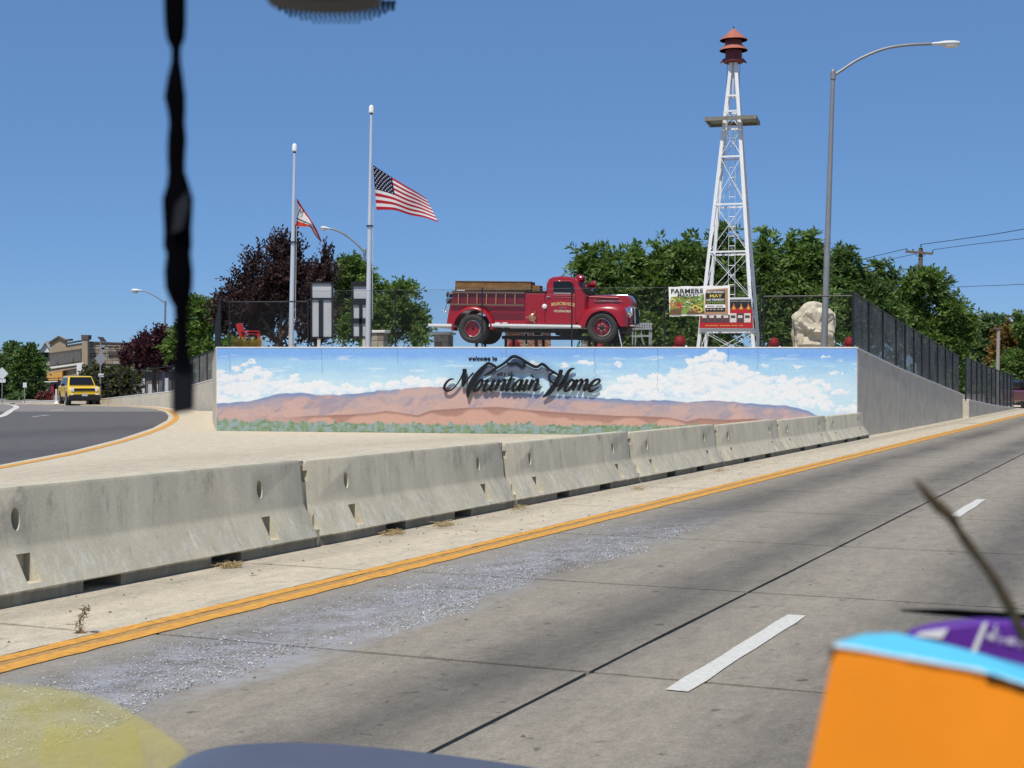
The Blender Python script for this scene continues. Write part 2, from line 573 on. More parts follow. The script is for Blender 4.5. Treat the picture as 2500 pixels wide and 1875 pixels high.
def paint_mural(px, py):
    sh = px.shape
    def lay(C, c, m):
        return C + (np.asarray(c) - C) * m[..., None]
    C = np.zeros(sh + (3,)) + lin((112, 168, 232))
    C = lay(C, lin((150, 200, 238)), sm(py + 14 * (fbm(px / 60, py / 14, 3) - .5), 862, 888))
    C = lay(C, lin((186, 218, 240)), sm(py + 18 * (fbm(px / 70, py / 12, 5) - .5), 888, 945))
    C = lay(C, lin((118, 174, 234)), sm(fbm(px / 90, py / 9, 8), .55, .8) * sm(-py, -900, -870) * .6)
    wisp = sm(fbm(px / 38, py / 6, 21), .62, .8) * sm(py, 855, 880) * .45
    C = lay(C, lin((225, 238, 245)), wisp)
    # cumulus: puffs (x, y, radius)
    puffs = [(535, 912, 15), (545, 930, 20), (540, 955, 22), (535, 975, 22), (575, 925, 12), (600, 925, 18), (612, 912, 15), (630, 900, 9), (598, 945, 26), (632, 905, 12), (650, 916, 14), (640, 945, 26),
             (680, 945, 22), (600, 890, 7), (614, 884, 8), (578, 900, 8), (715, 930, 14), (722, 920, 9), (720, 950, 24), (760, 946, 18), (790, 940, 16), (800, 952, 20), (852, 950, 14), (848, 944, 9), (830, 958, 16), (880, 955, 14), (920, 945, 14), (960, 942, 16), (1000, 936, 16), (1004, 922, 8), (1018, 928, 10), (1040, 940, 18), (1080, 935, 16),
             (1300, 888, 9), (1312, 890, 8), (1380, 892, 8), (1425, 884, 9), (1440, 888, 8), (1512, 890, 8), (1520, 928, 12), (1545, 925, 14), (1500, 955, 22), (1540, 955, 26), (1478, 965, 16),
             (1560, 932, 13), (1602, 922, 14), (1620, 945, 32), (1650, 906, 11), (1655, 925, 24), (1690, 885, 13), (1705, 878, 10), (1728, 874, 16), (1742, 864, 12), (1755, 872, 16), (1700, 905, 24), (1745, 900, 28), (1790, 895, 16), (1808, 905, 18), (1790, 925, 34), (1730, 945, 38), (1680, 955, 32), (1835, 918, 16), (1848, 930, 16), (1866, 928, 12), (1840, 955, 32), (1800, 965, 30), (1890, 925, 9), (1910, 928, 11), (1912, 920, 8), (1945, 930, 11), (1958, 928, 9), (1990, 935, 11), (2003, 932, 8), (2016, 942, 9), (2022, 950, 7), (1940, 960, 22), (1900, 965, 22), (1970, 985, 20), (1955, 968, 16), (2005, 975, 16), (2050, 957, 10), (2036, 960, 7), (2064, 960, 7), (2060, 1005, 18), (2085, 1000, 14), (1580, 950, 30), (1700, 925, 34), (1760, 930, 36), (1850, 935, 26), (1870, 960, 30), (1600, 965, 26), (1750, 965, 34), (1920, 950, 22), (1960, 955, 24), (1985, 960, 20), (2020, 990, 18), (570, 950, 24), (610, 960, 24), (690, 955, 20), (750, 955, 18), (2030, 912, 5), (2042, 910, 6), (2058, 914, 5), (1868, 893, 5), (1872, 894, 4), (1945, 895, 6), (2010, 870, 4), (2024, 871, 4)]
    nx, ny = fbm(px / 9, py / 7, 40), fbm(px / 9, py / 7, 60)
    qx, qy = px + (nx - .5) * 22 + (vnoise(px / 3.5, py / 2.5, 44) - .5) * 5, py + (ny - .5) * 12 + (vnoise(px / 3.5, py / 2.5, 45) - .5) * 4
    best = np.full(sh, -9.)
    shade = np.zeros(sh)
    for i, (x, y, r) in enumerate(puffs):
        d = 1 - np.sqrt(((qx - x) / (r * 1.3)) ** 2 + ((qy - y) / (r * .85)) ** 2)
        up = d > best
        s = np.clip((qy - y) / r * .55 + .45 + (qx - x) / r * .12, 0, 1)
        shade = np.where(up & (d > -.1), s, shade)
        best = np.maximum(best, d)
    m = sm(best, -.05, .22)
    cc = lin((243, 247, 246))[None, None] + (lin((166, 198, 224)) - lin((243, 247, 246)))[None, None] * (np.clip(shade * 1.0 + (fbm(px / 16, py / 7, 71) - .55) * 1.3, 0, 1) * .8)[..., None]
    C = C + (cc - C) * m[..., None]
    low = sm(py, 962, 982) * sm(-px, -1990, -1900)
    C = lay(C, lin((228, 238, 240)), low * .55)
    # far ridge
    rx = [500, 531, 613, 676, 735, 782, 864, 923, 1020, 1076, 1150, 1220, 1329, 1468, 1560, 1635, 1676, 1752, 1811, 1906, 1947, 1974, 1998, 2017, 2040, 2120]
    ry = [986, 985, 979, 961, 959, 965, 962, 954, 946, 944, 947, 957, 964, 972, 977, 977, 982, 978, 983, 989, 995, 1004, 1016, 1026, 1045, 1070]
    ridge = np.interp(px, rx, ry) + (vnoise(px / 14, px * 0, 90) - .5) * 3
    dep = py - ridge
    hm = sm(dep, -.6, .9)
    blue = lin((112, 138, 178))
    tan = lin((190, 160, 150))
    mauve = lin((164, 152, 158))
    hill = np.zeros(sh + (3,)) + mauve
    hill = lay(hill, tan, sm(fbm(px / 45, py / 24, 101), .42, .62) * .9)
    hill = lay(hill, lin((196, 160, 144)), sm(dep, 16, 44) * .6)
    hill = lay(hill, lin((144, 138, 156)), sm(fbm(px / 30 + py / 30, py / 34, 104), .58, .74) * .65)
    hill = lay(hill, blue, sm(-dep, -15, -2) * sm(fbm(px / 80, py / 30, 107), .25, .6) * .95)
    C = C + (hill - C) * hm[..., None]
    # near ridge
    bx = [500, 560, 640, 700, 754, 853, 911, 942, 982, 1020, 1051, 1130, 1215, 1304, 1405, 1506, 1560, 1635, 1676, 1708, 1770, 1838, 1871, 1950, 2100]
    by = [1018, 1022, 1016, 1020, 1015, 1012, 1008, 1003, 1008, 1014, 1002, 996, 993, 1002, 1009, 1015, 1016, 1019, 1029, 1021, 1025, 1022, 1026, 1040, 1070]
    br = py - np.interp(px, bx, by)
    brown = np.zeros(sh + (3,)) + lin((166, 126, 110))
    brown = lay(brown, lin((196, 154, 134)), sm(np.sin(px / 29 + np.sin(px / 63) * 2.1) + br / 11 + fbm(px / 20, py / 10, 120) - .8, 0, .8))
    brown = lay(brown, lin((148, 110, 98)), sm(-br, -9, -1) * .8)
    C = C + (brown - C) * (sm(br, -.6, .9) * sm(px, 640, 790))[..., None]
    C = lay(C, lin((186, 142, 126)), sm(py, 1012, 1030) * sm(-px, -760, -660) * .8 * sm(fbm(px / 20, py / 9, 130), .3, .6))
    # sagebrush along the foot
    tuft = 3 * (fbm(px / 4, py / 4, 146) - .5) + np.interp(px, [500, 700, 1000, 1400, 1700, 2100], [1027, 1033, 1037, 1040, 1042, 1044]) - 16 * np.clip(vnoise(px / 10, px * 0, 140) - .45, 0, 1) - 6 * vnoise(px / 3.2, px * 0, 141)
    sg = sm(py - tuft, 0, 3)
    sage = np.zeros(sh + (3,)) + lin((122, 148, 112))
    sage = lay(sage, lin((136, 160, 156)), sm(fbm(px / 6, py / 14, 150), .40, .56))
    sage = lay(sage, lin((104, 132, 90)), sm(fbm(px / 11, py / 5, 160), .56, .7))
    C = C + (sage - C) * sg[..., None]
    # old cracks and stains
    for x0, y0, y1, k in ((1237, 848, 872, 0), (1226, 858, 876, 1), (1452, 848, 925, 2), (1850, 852, 900, 3), (1778, 852, 885, 4), (786, 850, 912, 5), (560, 862, 910, 6), (1606, 850, 960, 7), (970, 850, 885, 8)):
        cx = x0 + (fbm(py / 7, py * 0 + k, 170 + k, 3) - .5) * 7
        C = C * (1 - (.42 * np.exp(-((px - cx) / .9) ** 2) * sm(py, y0 - 2, y0 + 3) * sm(-py, -y1 - 6, -y1 + 4))[..., None])
    C = C * (1 + .10 * (fbm(px / 6, py / 5, 180)[..., None] - .5) + .10 * (fbm(px / 40, py / 30, 190)[..., None] - .5))
    C = C * (1 - .18 * sm(py, 1046, 1060) * sm(fbm(px / 25, py / 9, 200), .3, .7))[..., None]
    return np.clip(C, .01, .86)


mw = thing('mural_wall', 'concrete wall painted with a mural of clouds, brown hills and sagebrush', 'wall', (0, 0, 0))
b = MB()
q = [W0 + WD * s for s in (0, WLEN)]
t0, t1 = wtop(0) - .03, wtop(WLEN) - .03
b.add([q[0] + Vector((0, 0, -.3)), q[1] + Vector((0, 0, -.3)), q[1] - WN * .35 + Vector((0, 0, -.3)), q[0] - WN * .35 + Vector((0, 0, -.3)),
       q[0] + Vector((0, 0, t0)), q[1] + Vector((0, 0, t1)), q[1] - WN * .35 + Vector((0, 0, t1)), q[0] - WN * .35 + Vector((0, 0, t0))],
      [(3, 2, 1, 0), (4, 5, 6, 7), (0, 1, 5, 4), (1, 2, 6, 5), (2, 3, 7, 6), (3, 0, 4, 7)])
obj('body', b, M_CONC, mw)
b = MB()
o0, o1 = W0 + WN * .012 - WD * .012, W0 + WD * (WLEN + .012) + WN * .012
b.add([o0 + Vector((0, 0, t0)), o1 + Vector((0, 0, t1)), o1 - WN * .38 + Vector((0, 0, t1)), o0 - WN * .38 + Vector((0, 0, t0)),
       o0 + Vector((0, 0, t0 + .035)), o1 + Vector((0, 0, t1 + .035)), o1 - WN * .38 + Vector((0, 0, t1 + .035)), o0 - WN * .38 + Vector((0, 0, t0 + .035))],
      [(3, 2, 1, 0), (4, 5, 6, 7), (0, 1, 5, 4), (1, 2, 6, 5), (2, 3, 7, 6), (3, 0, 4, 7)])
obj('cap', b, M_CONC_W, mw)
NXG, NYG = 1300, 176
s_ = np.linspace(0.004, WLEN - .004, NXG)
v_ = np.linspace(0, 1, NYG)
ss, vv = np.meshgrid(s_, v_)
zz = .005 + vv * (2.425 - .10 * ss / WLEN - .007)
XX = W0.x + WD.x * ss + WN.x * .004
YY = W0.y + WD.y * ss + WN.y * .004
PX = 1250 + XX / YY * F
PY = HY + (H - zz) / YY * F
colr = np.clip(paint_mural(PX, PY) * np.array([1.05, 1.0, 1.0]) + .012, .01, .80)
colr = colr * .9 + colr.mean(-1, keepdims=True) * .1
V = np.stack([XX, YY, zz], -1).reshape(-1, 3)
idx = np.arange(NXG * NYG).reshape(NYG, NXG)
Q = np.stack([idx[:-1, :-1], idx[:-1, 1:], idx[1:, 1:], idx[1:, :-1]], -1).reshape(-1, 4)
M_MURAL = mat('mural_paint', (.5, .5, .5), .75, spec=.25)
g_ = N(M_MURAL)
at = g_.new('ShaderNodeVertexColor', layer_name='paint')
pos = g_.new('ShaderNodeNewGeometry').outputs['Position']
g_.put(g_.nt.nodes['Principled BSDF'].inputs['Base Color'], g_.mix(1.0, at.outputs['Color'], g_.ramp(g_.noise(pos, 14, 6, .7), .3, .7, .94, 1.05), 'MULTIPLY'))
quads('painting', V, Q, M_MURAL, mw, np.concatenate([colr.reshape(-1, 3), np.ones((NXG * NYG, 1))], 1))

# ---- lettering on the wall
M_BLACK = mat('black_steel', (.006, .006, .007), .5, spec=.4)
M_SLATE = mat('slate_blue_steel', (.10, .125, .17), .5, var=.2, vscale=3)
M_NAVY = mat('navy_steel', (.028, .045, .10), .5)


def zl(x, y): return 1080 + x / 5.267, 850 + y / 5.267


def stroke_mesh(b, pts, widths, off, thick=.03, n=7):
    c = spline([(x, y, w) for (x, y), w in zip(pts, widths)], n)
    L, Rr = [], []
    for i, p in enumerate(c):
        a, d = c[max(i - 1, 0)], c[min(i + 1, len(c) - 1)]
        t = Vector((d.x - a.x, d.y - a.y))
        t = t.normalized() if t.length > 1e-6 else Vector((1, 0))
        nn = Vector((-t.y, t.x)) * max(p.z * 1.45 + 5, 6) / 2
        L.append(zl(p.x + nn.x, p.y + nn.y))
        Rr.append(zl(p.x - nn.x, p.y - nn.y))
    vs = []
    for l, r in zip(L, Rr):
        vs += [onwall(*l, off + thick), onwall(*r, off + thick), onwall(*l, off), onwall(*r, off)]
    fs = [(0, 1, 3, 2), (len(vs) - 4, len(vs) - 2, len(vs) - 1, len(vs) - 3)]
    for i in range(len(c) - 1):
        k = 4 * i
        fs += [(k, k + 4, k + 5, k + 1), (k + 2, k + 3, k + 7, k + 6), (k, k + 2, k + 6, k + 4), (k + 1, k + 5, k + 7, k + 3)]
    b.add(vs, fs)


sign = thing('town_name_sign', 'black script lettering Mountain Home under a mountain outline, mounted on the mural', 'sign', onwall(1290, 945, .1))
BL, XH, SL = 552, 402, .42


def sx(x, h): return x + (h) * SL, BL - h     # slanted letter space: x at baseline, height h


def letter(strokes, off=.085):
    b = MB()
    for pts, ws in strokes:
        stroke_mesh(b, pts, ws, off)
    return obj('letter', b, M_BLACK, sign)


# M
letter([([(150, 398), (100, 402), (48, 448), (24, 510), (45, 545), (95, 545), (160, 500), (225, 410), (278, 300)], [5, 14, 17, 22, 16, 12, 10, 10, 14]),
        ([(258, 276), (284, 281), (312, 274)], [10, 20, 10]),
        ([(288, 285), (284, 350), (272, 430), (258, 500)], [32, 38, 34, 10]),
        ([(258, 500), (300, 435), (360, 360), (400, 318)], [8, 10, 12, 16]),
        ([(326, 640), (330, 575), (360, 480), (420, 370), (500, 275), (545, 225)], [8, 34, 44, 40, 34, 22])])
# o u n t a i n
def bowl(x, w=62, hh=148):
    return ([sx(x + w * .55, hh), sx(x + w * .1, hh * .9), sx(x - w * .42, hh * .5), sx(x - w * .3, hh * .08), sx(x + w * .1, 0), sx(x + w * .62, hh * .25), sx(x + w * .8, hh * .7), sx(x + w * .55, hh)], [12, 16, 27, 25, 14, 19, 20, 12])


def stem(x, h0=150, h1=5): return ([sx(x, h0), sx(x, (h0 + h1) / 2), sx(x + 2, h1)], [24, 28, 20])


letter([bowl(420), ([sx(425, 140), sx(500, 128), sx(520, 150)], [12, 9, 6])])
letter([stem(520), ([sx(522, 20), sx(545, 2), sx(585, 40), sx(605, 100)], [22, 16, 11, 9]), stem(605), ([sx(607, 12), sx(625, 3), sx(655, 40)], [18, 10, 7])])
letter([stem(672), ([sx(675, 60), sx(705, 130), sx(735, 150), sx(750, 125)], [8, 11, 18, 26]), ([sx(750, 130), sx(752, 60), sx(757, 8), sx(795, 40)], [26, 28, 18, 7])])
letter([([sx(815, 212), sx(812, 140), sx(812, 60), sx(820, 6), sx(865, 40)], [10, 24, 28, 20, 7]), ([sx(775, 140), sx(820, 150), sx(880, 152)], [6, 12, 6])])
letter([bowl(915, 60, 150), ([sx(975, 150), sx(975, 70), sx(980, 6), sx(1020, 38)], [20, 26, 20, 7])])
letter([stem(1032), ([sx(1034, 10), sx(1050, 3), sx(1078, 38)], [16, 10, 6]), ([sx(1068, 188), sx(1080, 200)], [30, 30])])
letter([stem(1100), ([sx(1103, 60), sx(1133, 130), sx(1163, 150), sx(1176, 125)], [8, 11, 18, 26]), ([sx(1176, 130), sx(1176, 60), sx(1180, 8), sx(1225, 30), sx(1260, 62)], [26, 28, 20, 10, 5])])
# H o m e
letter([([(1500, 284), (1525, 290), (1548, 284)], [10, 18, 10]),
        ([(1526, 290), (1500, 370), (1445, 470), (1375, 565), (1290, 632)], [32, 36, 40, 40, 8]),
        ([(1490, 345), (1430, 318), (1380, 345), (1378, 405), (1425, 450), (1470, 470)], [12, 13, 17, 18, 14, 10]),
        ([(1440, 488), (1500, 478), (1545, 440), (1570, 408)], [10, 15, 15, 10]),
        ([(1703, 262), (1660, 268), (1618, 310), (1580, 390), (1540, 470), (1478, 556)], [6, 18, 28, 36, 36, 12])])
letter([bowl(1590, 66, 150), ([sx(1590, 142), sx(1660, 130), sx(1685, 150)], [12, 9, 6])])
letter([stem(1672), ([sx(1675, 60), sx(1700, 130), sx(1728, 150), sx(1742, 125)], [8, 11, 18, 26]), ([sx(1742, 130), sx(1742, 5)], [26, 22]),
        ([sx(1745, 60), sx(1770, 130), sx(1798, 150), sx(1812, 125)], [8, 11, 18, 26]), ([sx(1812, 130), sx(1812, 60), sx(1818, 8), sx(1855, 40)], [26, 28, 20, 7])])
letter([([sx(1880, 62), sx(1945, 88), sx(1968, 128), sx(1940, 152), sx(1892, 128), sx(1868, 60), sx(1885, 8), sx(1930, 4), sx(1990, 52)], [8, 12, 20, 16, 22, 30, 26, 17, 6])])
# mountain outline, snow cap and slate band
b = MB()
stroke_mesh(b, [(545, 226), (585, 197), (625, 205), (665, 228), (702, 252)], [22, 22, 22, 22, 14], .085)
stroke_mesh(b, [(530, 352), (600, 326), (660, 282), (705, 250), (780, 205), (840, 158), (895, 114), (945, 110), (1010, 140), (1085, 186), (1170, 232), (1225, 238), (1275, 206), (1315, 222), (1380, 280), (1440, 312), (1482, 336)], [6, 20, 20, 20, 20, 22, 24, 24, 24, 24, 24, 22, 22, 24, 22, 18, 8], .085)
stroke_mesh(b, [(832, 190), (880, 206), (940, 192), (985, 214), (1028, 240), (1062, 200), (1088, 188)], [14, 16, 14, 16, 18, 16, 12], .085)
obj('mountain_outline', b, M_BLACK, sign)


def plate(pts, off, thick, m, name):
    b = MB()
    b.prism([onwall(*zl(x, y), off) for x, y in pts], WN * thick)
    return obj(name, b, m, sign)


plate([(858, 188), (905, 140), (945, 134), (1000, 160), (1056, 190), (1028, 222), (985, 198), (940, 178), (885, 192)], .083, .012, M_NAVY, 'snow_cap')
plate([(500, 282), (548, 240), (588, 220), (625, 228), (668, 258), (610, 292), (520, 330), (470, 400), (420, 440), (445, 360)], .070, .01, M_SLATE, 'mountain_band')
plate([(700, 288), (780, 238), (834, 204), (880, 222), (940, 210), (985, 234), (1030, 260), (1075, 218), (1170, 264), (1235, 270), (1278, 238), (1310, 256), (1372, 312), (1366, 380), (1280, 322), (1195, 338), (1092, 300), (1015, 338), (930, 308), (870, 300), (780, 318), (700, 372), (610, 392), (640, 340)], .070, .01, M_SLATE, 'mountain_band')


def text_mesh(body, size=1.0, extrude=.0, offset=0.0, shear=0.0, align='CENTER', space=1.0):
    cu = bpy.data.curves.new('txt', 'FONT')
    cu.body = body
    cu.size = size
    cu.extrude = extrude
    cu.offset = offset
    cu.shear = shear
    cu.align_x = align
    cu.space_character = space
    cu.resolution_u = 3
    o = bpy.data.objects.new('txt', cu)
    COL.objects.link(o)
    dg = bpy.context.evaluated_depsgraph_get()
    me = bpy.data.meshes.new_from_object(o.evaluated_get(dg))
    bpy.data.objects.remove(o)
    bpy.data.curves.remove(cu)
    me.materials.clear()
    return me


def place_text(name, body, origin, right, normal, width, m, parent, height=None, extrude=.0, offset=0., shear=0., local=False, warp=None):
    """text of a given width centred on origin, in the plane (right, up = normal x right)"""
    me = text_mesh(body, 1, 0, offset, shear)
    co = np.empty(len(me.vertices) * 3)
    me.vertices.foreach_get('co', co)
    co = co.reshape(-1, 3)
    lo, hi = co.min(0), co.max(0)
    co[:, 0] = (co[:, 0] - (lo[0] + hi[0]) / 2) * (width / (hi[0] - lo[0]))
    k = (height / (hi[1] - lo[1])) if height else width / (hi[0] - lo[0])
    co[:, 1] = (co[:, 1] - (lo[1] + hi[1]) / 2) * k
    if warp: co[:, 1] = warp(co[:, 0], co[:, 1])
    r, n = Vector(right).normalized(), Vector(normal).normalized()
    u = n.cross(r).normalized()
    wv = np.array(origin)[None] + co[:, :1] * np.array(r)[None] + co[:, 1:2] * np.array(u)[None]
    me.vertices.foreach_set('co', wv.ravel())
    if extrude:
        bm = bmesh.new()
        bm.from_mesh(me)
        res = bmesh.ops.extrude_face_region(bm, geom=bm.faces[:])
        bmesh.ops.translate(bm, verts=[e for e in res['geom'] if isinstance(e, bmesh.types.BMVert)], vec=n * extrude)
        bmesh.ops.recalc_face_normals(bm, faces=bm.faces)
        bm.to_mesh(me)
        bm.free()
    return obj(name, me, m, parent, local=local)


def wall_word(word, z0, z1, yc, hgt, off=.012):
    """word spanning zoom x z0..z1, one letter object each"""
    n = len(word.replace(' ', ''))
    a, c = onwall(*zl(z0, yc), off), onwall(*zl(z1, yc), off)
    adv = {'w': 1.25, 'm': 1.45, 'i': .5, 'l': .5, 't': .65, 'f': .62, ' ': .55}
    tot = sum(adv.get(ch, 1) for ch in word)
    u = 0
    for ch in word:
        w = adv.get(ch, 1)
        if ch != ' ':
            p = a.lerp(c, (u + w / 2) / tot)
            full = hgt if ch in 'ltf' else hgt * (.95 if ch == 'i' else .72)
            dz = (full - hgt * .72) / 2
            if ch == 'y': full, dz = hgt * .98, -hgt * .13
            place_text('letter', ch, p + Vector((0, 0, dz)), WD, WN, (c - a).length / tot * w * .9, M_BLACK, sign, height=full, extrude=.012, offset=.045, shear=.2)
        u += w


wall_word('welcome to', 336, 706, 140, .125)
wall_word('city of', 702, 905, 338, .125, .10)

# ------------------------------------------------------------------ jersey barriers
M_BAR = mat('barrier_concrete', (.46, .43, .36), .85, spec=.3)
g_ = N(M_BAR)
pos = g_.new('ShaderNodeNewGeometry').outputs['Position']
streak = g_.noise(g_.scale(pos, (3.2, 3.2, .35)), 1.0, 6, .65)
blot = g_.noise(pos, 3.0, 7, .7)
fine = g_.noise(pos, 50, 6, .7)
dirt = g_.ramp(g_.noise(g_.scale(pos, (9, 9, 1.1)), 1.0, 6, .7), .58, .72, 1, .72)
k = g_.math('MULTIPLY', g_.math('MULTIPLY', g_.ramp(streak, .3, .7, .84, 1.14), g_.ramp(blot, .3, .7, .85, 1.14)), g_.math('MULTIPLY', g_.ramp(fine, .3, .7, .9, 1.1), dirt))
warm = g_.mix(g_.ramp(blot, .4, .7), (.565, .515, .385), (.515, .455, .33))
sepz = g_.new('ShaderNodeSeparateXYZ')
g_.put(sepz.inputs[0], pos)
mould = g_.math('MULTIPLY', g_.ramp(sepz.outputs['Z'], .42, .72), g_.ramp(g_.noise(g_.scale(pos, (2.6, 2.6, 1.5)), 1.6, 8, .75), .53, .66))
k = g_.math('MULTIPLY', k, g_.ramp(mould, 0, 1, 1, .62))
scuff = g_.math('MULTIPLY', g_.ramp(sepz.outputs['Z'], .38, .28), g_.ramp(g_.noise(g_.scale(pos, (9, 9, 2.2)), 1.3, 7, .75), .50, .70))
warm = g_.mix(g_.math('MULTIPLY', scuff, .75), warm, (.74, .71, .63))
foot_shade = g_.ramp(g_.math('ADD', sepz.outputs['Z'], g_.ramp(blot, .3, .7, -.012, .012)), .075, .10, .36, 1)      # shade on the barrier foot, painted in as a darker colour
k = g_.math('MULTIPLY', k, foot_shade)
g_.put(g_.nt.nodes['Principled BSDF'].inputs['Base Color'], g_.mix(1.0, warm, k, 'MULTIPLY'))
bp = g_.new('ShaderNodeBump')
bp.inputs['Strength'].default_value = .3
bp.inputs['Distance'].default_value = .01
g_.put(bp.inputs['Height'], fine)
g_.put(g_.nt.nodes['Principled BSDF'].inputs['Normal'], bp.outputs[0])
M_FILL = mat('joint_mortar', (.52, .45, .31), .9, var=.2, vscale=20)

BL_ = 4.49         # barrier length + gap
PROF = [(.275, 0), (.278, .082), (.294, .10), (.155, .355), (.135, .40), (.098, .775), (.085, .80)]


def barrier_mesh():
    L = BL_ - .055
    prof = PROF + [(-x, z) for x, z in reversed(PROF)]
    b = MB()
    n = len(prof)
    xs = [-L / 2, -L / 2 + .04, -L * .3, 0, L * .3, L / 2 - .04, L / 2]
    vs = []
    for i, x in enumerate(xs):
        sh = .018 if i in (0, len(xs) - 1) else 0
        for y, z in prof:
            vs.append((y - math.copysign(sh, y), x, z - (sh if z > .75 else 0)))
    fs = []
    for i in range(len(xs) - 1):
        for j in range(n):
            q, r = i * n + j, i * n + (j + 1) % n
            fs.append((q, r, r + n, q + n))
    fs += [tuple(range(n)), tuple(reversed(range((len(xs) - 1) * n, len(xs) * n)))]
    b.add(vs, fs)
    me = b.mesh('barrier')
    bm = bmesh.new()
    bm.from_mesh(me)
    bmesh.ops.recalc_face_normals(bm, faces=bm.faces)
    bm.to_mesh(me)
    bm.free()
    base = bpy.data.objects.new('barrier_tmp', me)
    COL.objects.link(base)
    c = MB()
    for s in (-1, 1):
        y = s * (L / 2 - .72)
        ring = [(math.cos(a) * .044, math.sin(a) * .082) for a in [2 * math.pi * k / 14 for k in range(14)]]
        c.prism([Vector((-.4, y + u, .575 + v)) for u, v in ring], (.8, 0, 0))
        for sd in (-1, 1):
            c.box((sd * .31, y + .02, .235), (.40, .14, .20))
        c.box((0, s * L * .175, .045), (.9, .42, .09001))
        c.box((0, s * L / 2, .66), (.5, .075, .10))
        for sd in (-1, 1): c.box((sd * .26, s * L / 2, .24), (.16, .07, .15))
    cm = c.mesh('cut')
    bm = bmesh.new()
    bm.from_mesh(cm)
    bmesh.ops.recalc_face_normals(bm, faces=bm.faces)
    bm.to_mesh(cm)
    bm.free()
    cut = bpy.data.objects.new('cut_tmp', cm)
    COL.objects.link(cut)
    md = base.modifiers.new('b', 'BOOLEAN')
    md.object = cut
    md.operation = 'DIFFERENCE'
    md.solver = 'EXACT'
    md.use_self = True
    dg = bpy.context.evaluated_depsgraph_get()
    out = bpy.data.meshes.new_from_object(base.evaluated_get(dg))
    bpy.data.objects.remove(base)
    bpy.data.objects.remove(cut)
    out.materials.clear()
    out.materials.append(M_BAR)
    out.polygons.foreach_set('use_smooth', [True] * len(out.polygons))
    out.set_sharp_from_angle(angle=R(28))
    return out


BM_ = barrier_mesh()
fillm = MB()
fillm.box((0, BL_ / 2, .30), (.185, .075, .58))
fillm.box((0, BL_ / 2, .765), (.14, .075, .05))
fillm.box((.13, BL_ / 2, .08), (.24, .075, .15))
FM_ = fillm.mesh('joint_filler')
FM_.materials.append(M_FILL)
LABELS = ['nearest concrete barrier, cut off by the left edge of the photo',
          'second concrete barrier along the road, with straw lying at its foot',
          'third concrete barrier along the road, counted from the camera',
          'fourth concrete barrier along the road, between the third and the fifth',
          'fifth concrete barrier along the road, third from the far end',
          'sixth concrete barrier along the road, next to the last one',
          'last concrete barrier of the row, ending beside the corner of the mural wall']
for i in range(7):
    tc_ = 11.7 + BL_ * (i - .5)
    p = road(-7.52, tc_)
    o = thing('concrete_barrier', LABELS[i], 'barrier', p, 'concrete barriers lined up along the road', rot=(0, 0, -A + rnd.uniform(-.004, .004)))
    o.scale = (1, 1, 1 - .19 * (i / 6) ** 1.3)
    link('body', BM_, o, local=True)
    if i < 6: link('joint_filler', FM_, o, local=True)

# ------------------------------------------------------------------ retaining walls with fences, raised plaza
M_MESH = mat('dark_privacy_mesh', (.22, .215, .20), .85, spec=.15, var=.5, vscale=1.1)
_g = N(M_MESH)
_t, _m = _g.new('ShaderNodeBsdfTransparent'), _g.new('ShaderNodeMixShader')
_m.inputs[0].default_value = .55
_g.nt.links.new(_t.outputs[0], _m.inputs[1])
_g.nt.links.new(_g.nt.nodes['Principled BSDF'].outputs[0], _m.inputs[2])
_g.nt.links.new(_m.outputs[0], _g.nt.nodes['Material Output'].inputs['Surface'])
M_POST = mat('black_fence_steel', (.012, .012, .014), .45)
M_POST2 = mat('pale_wall_top', (.62, .60, .55), .8)


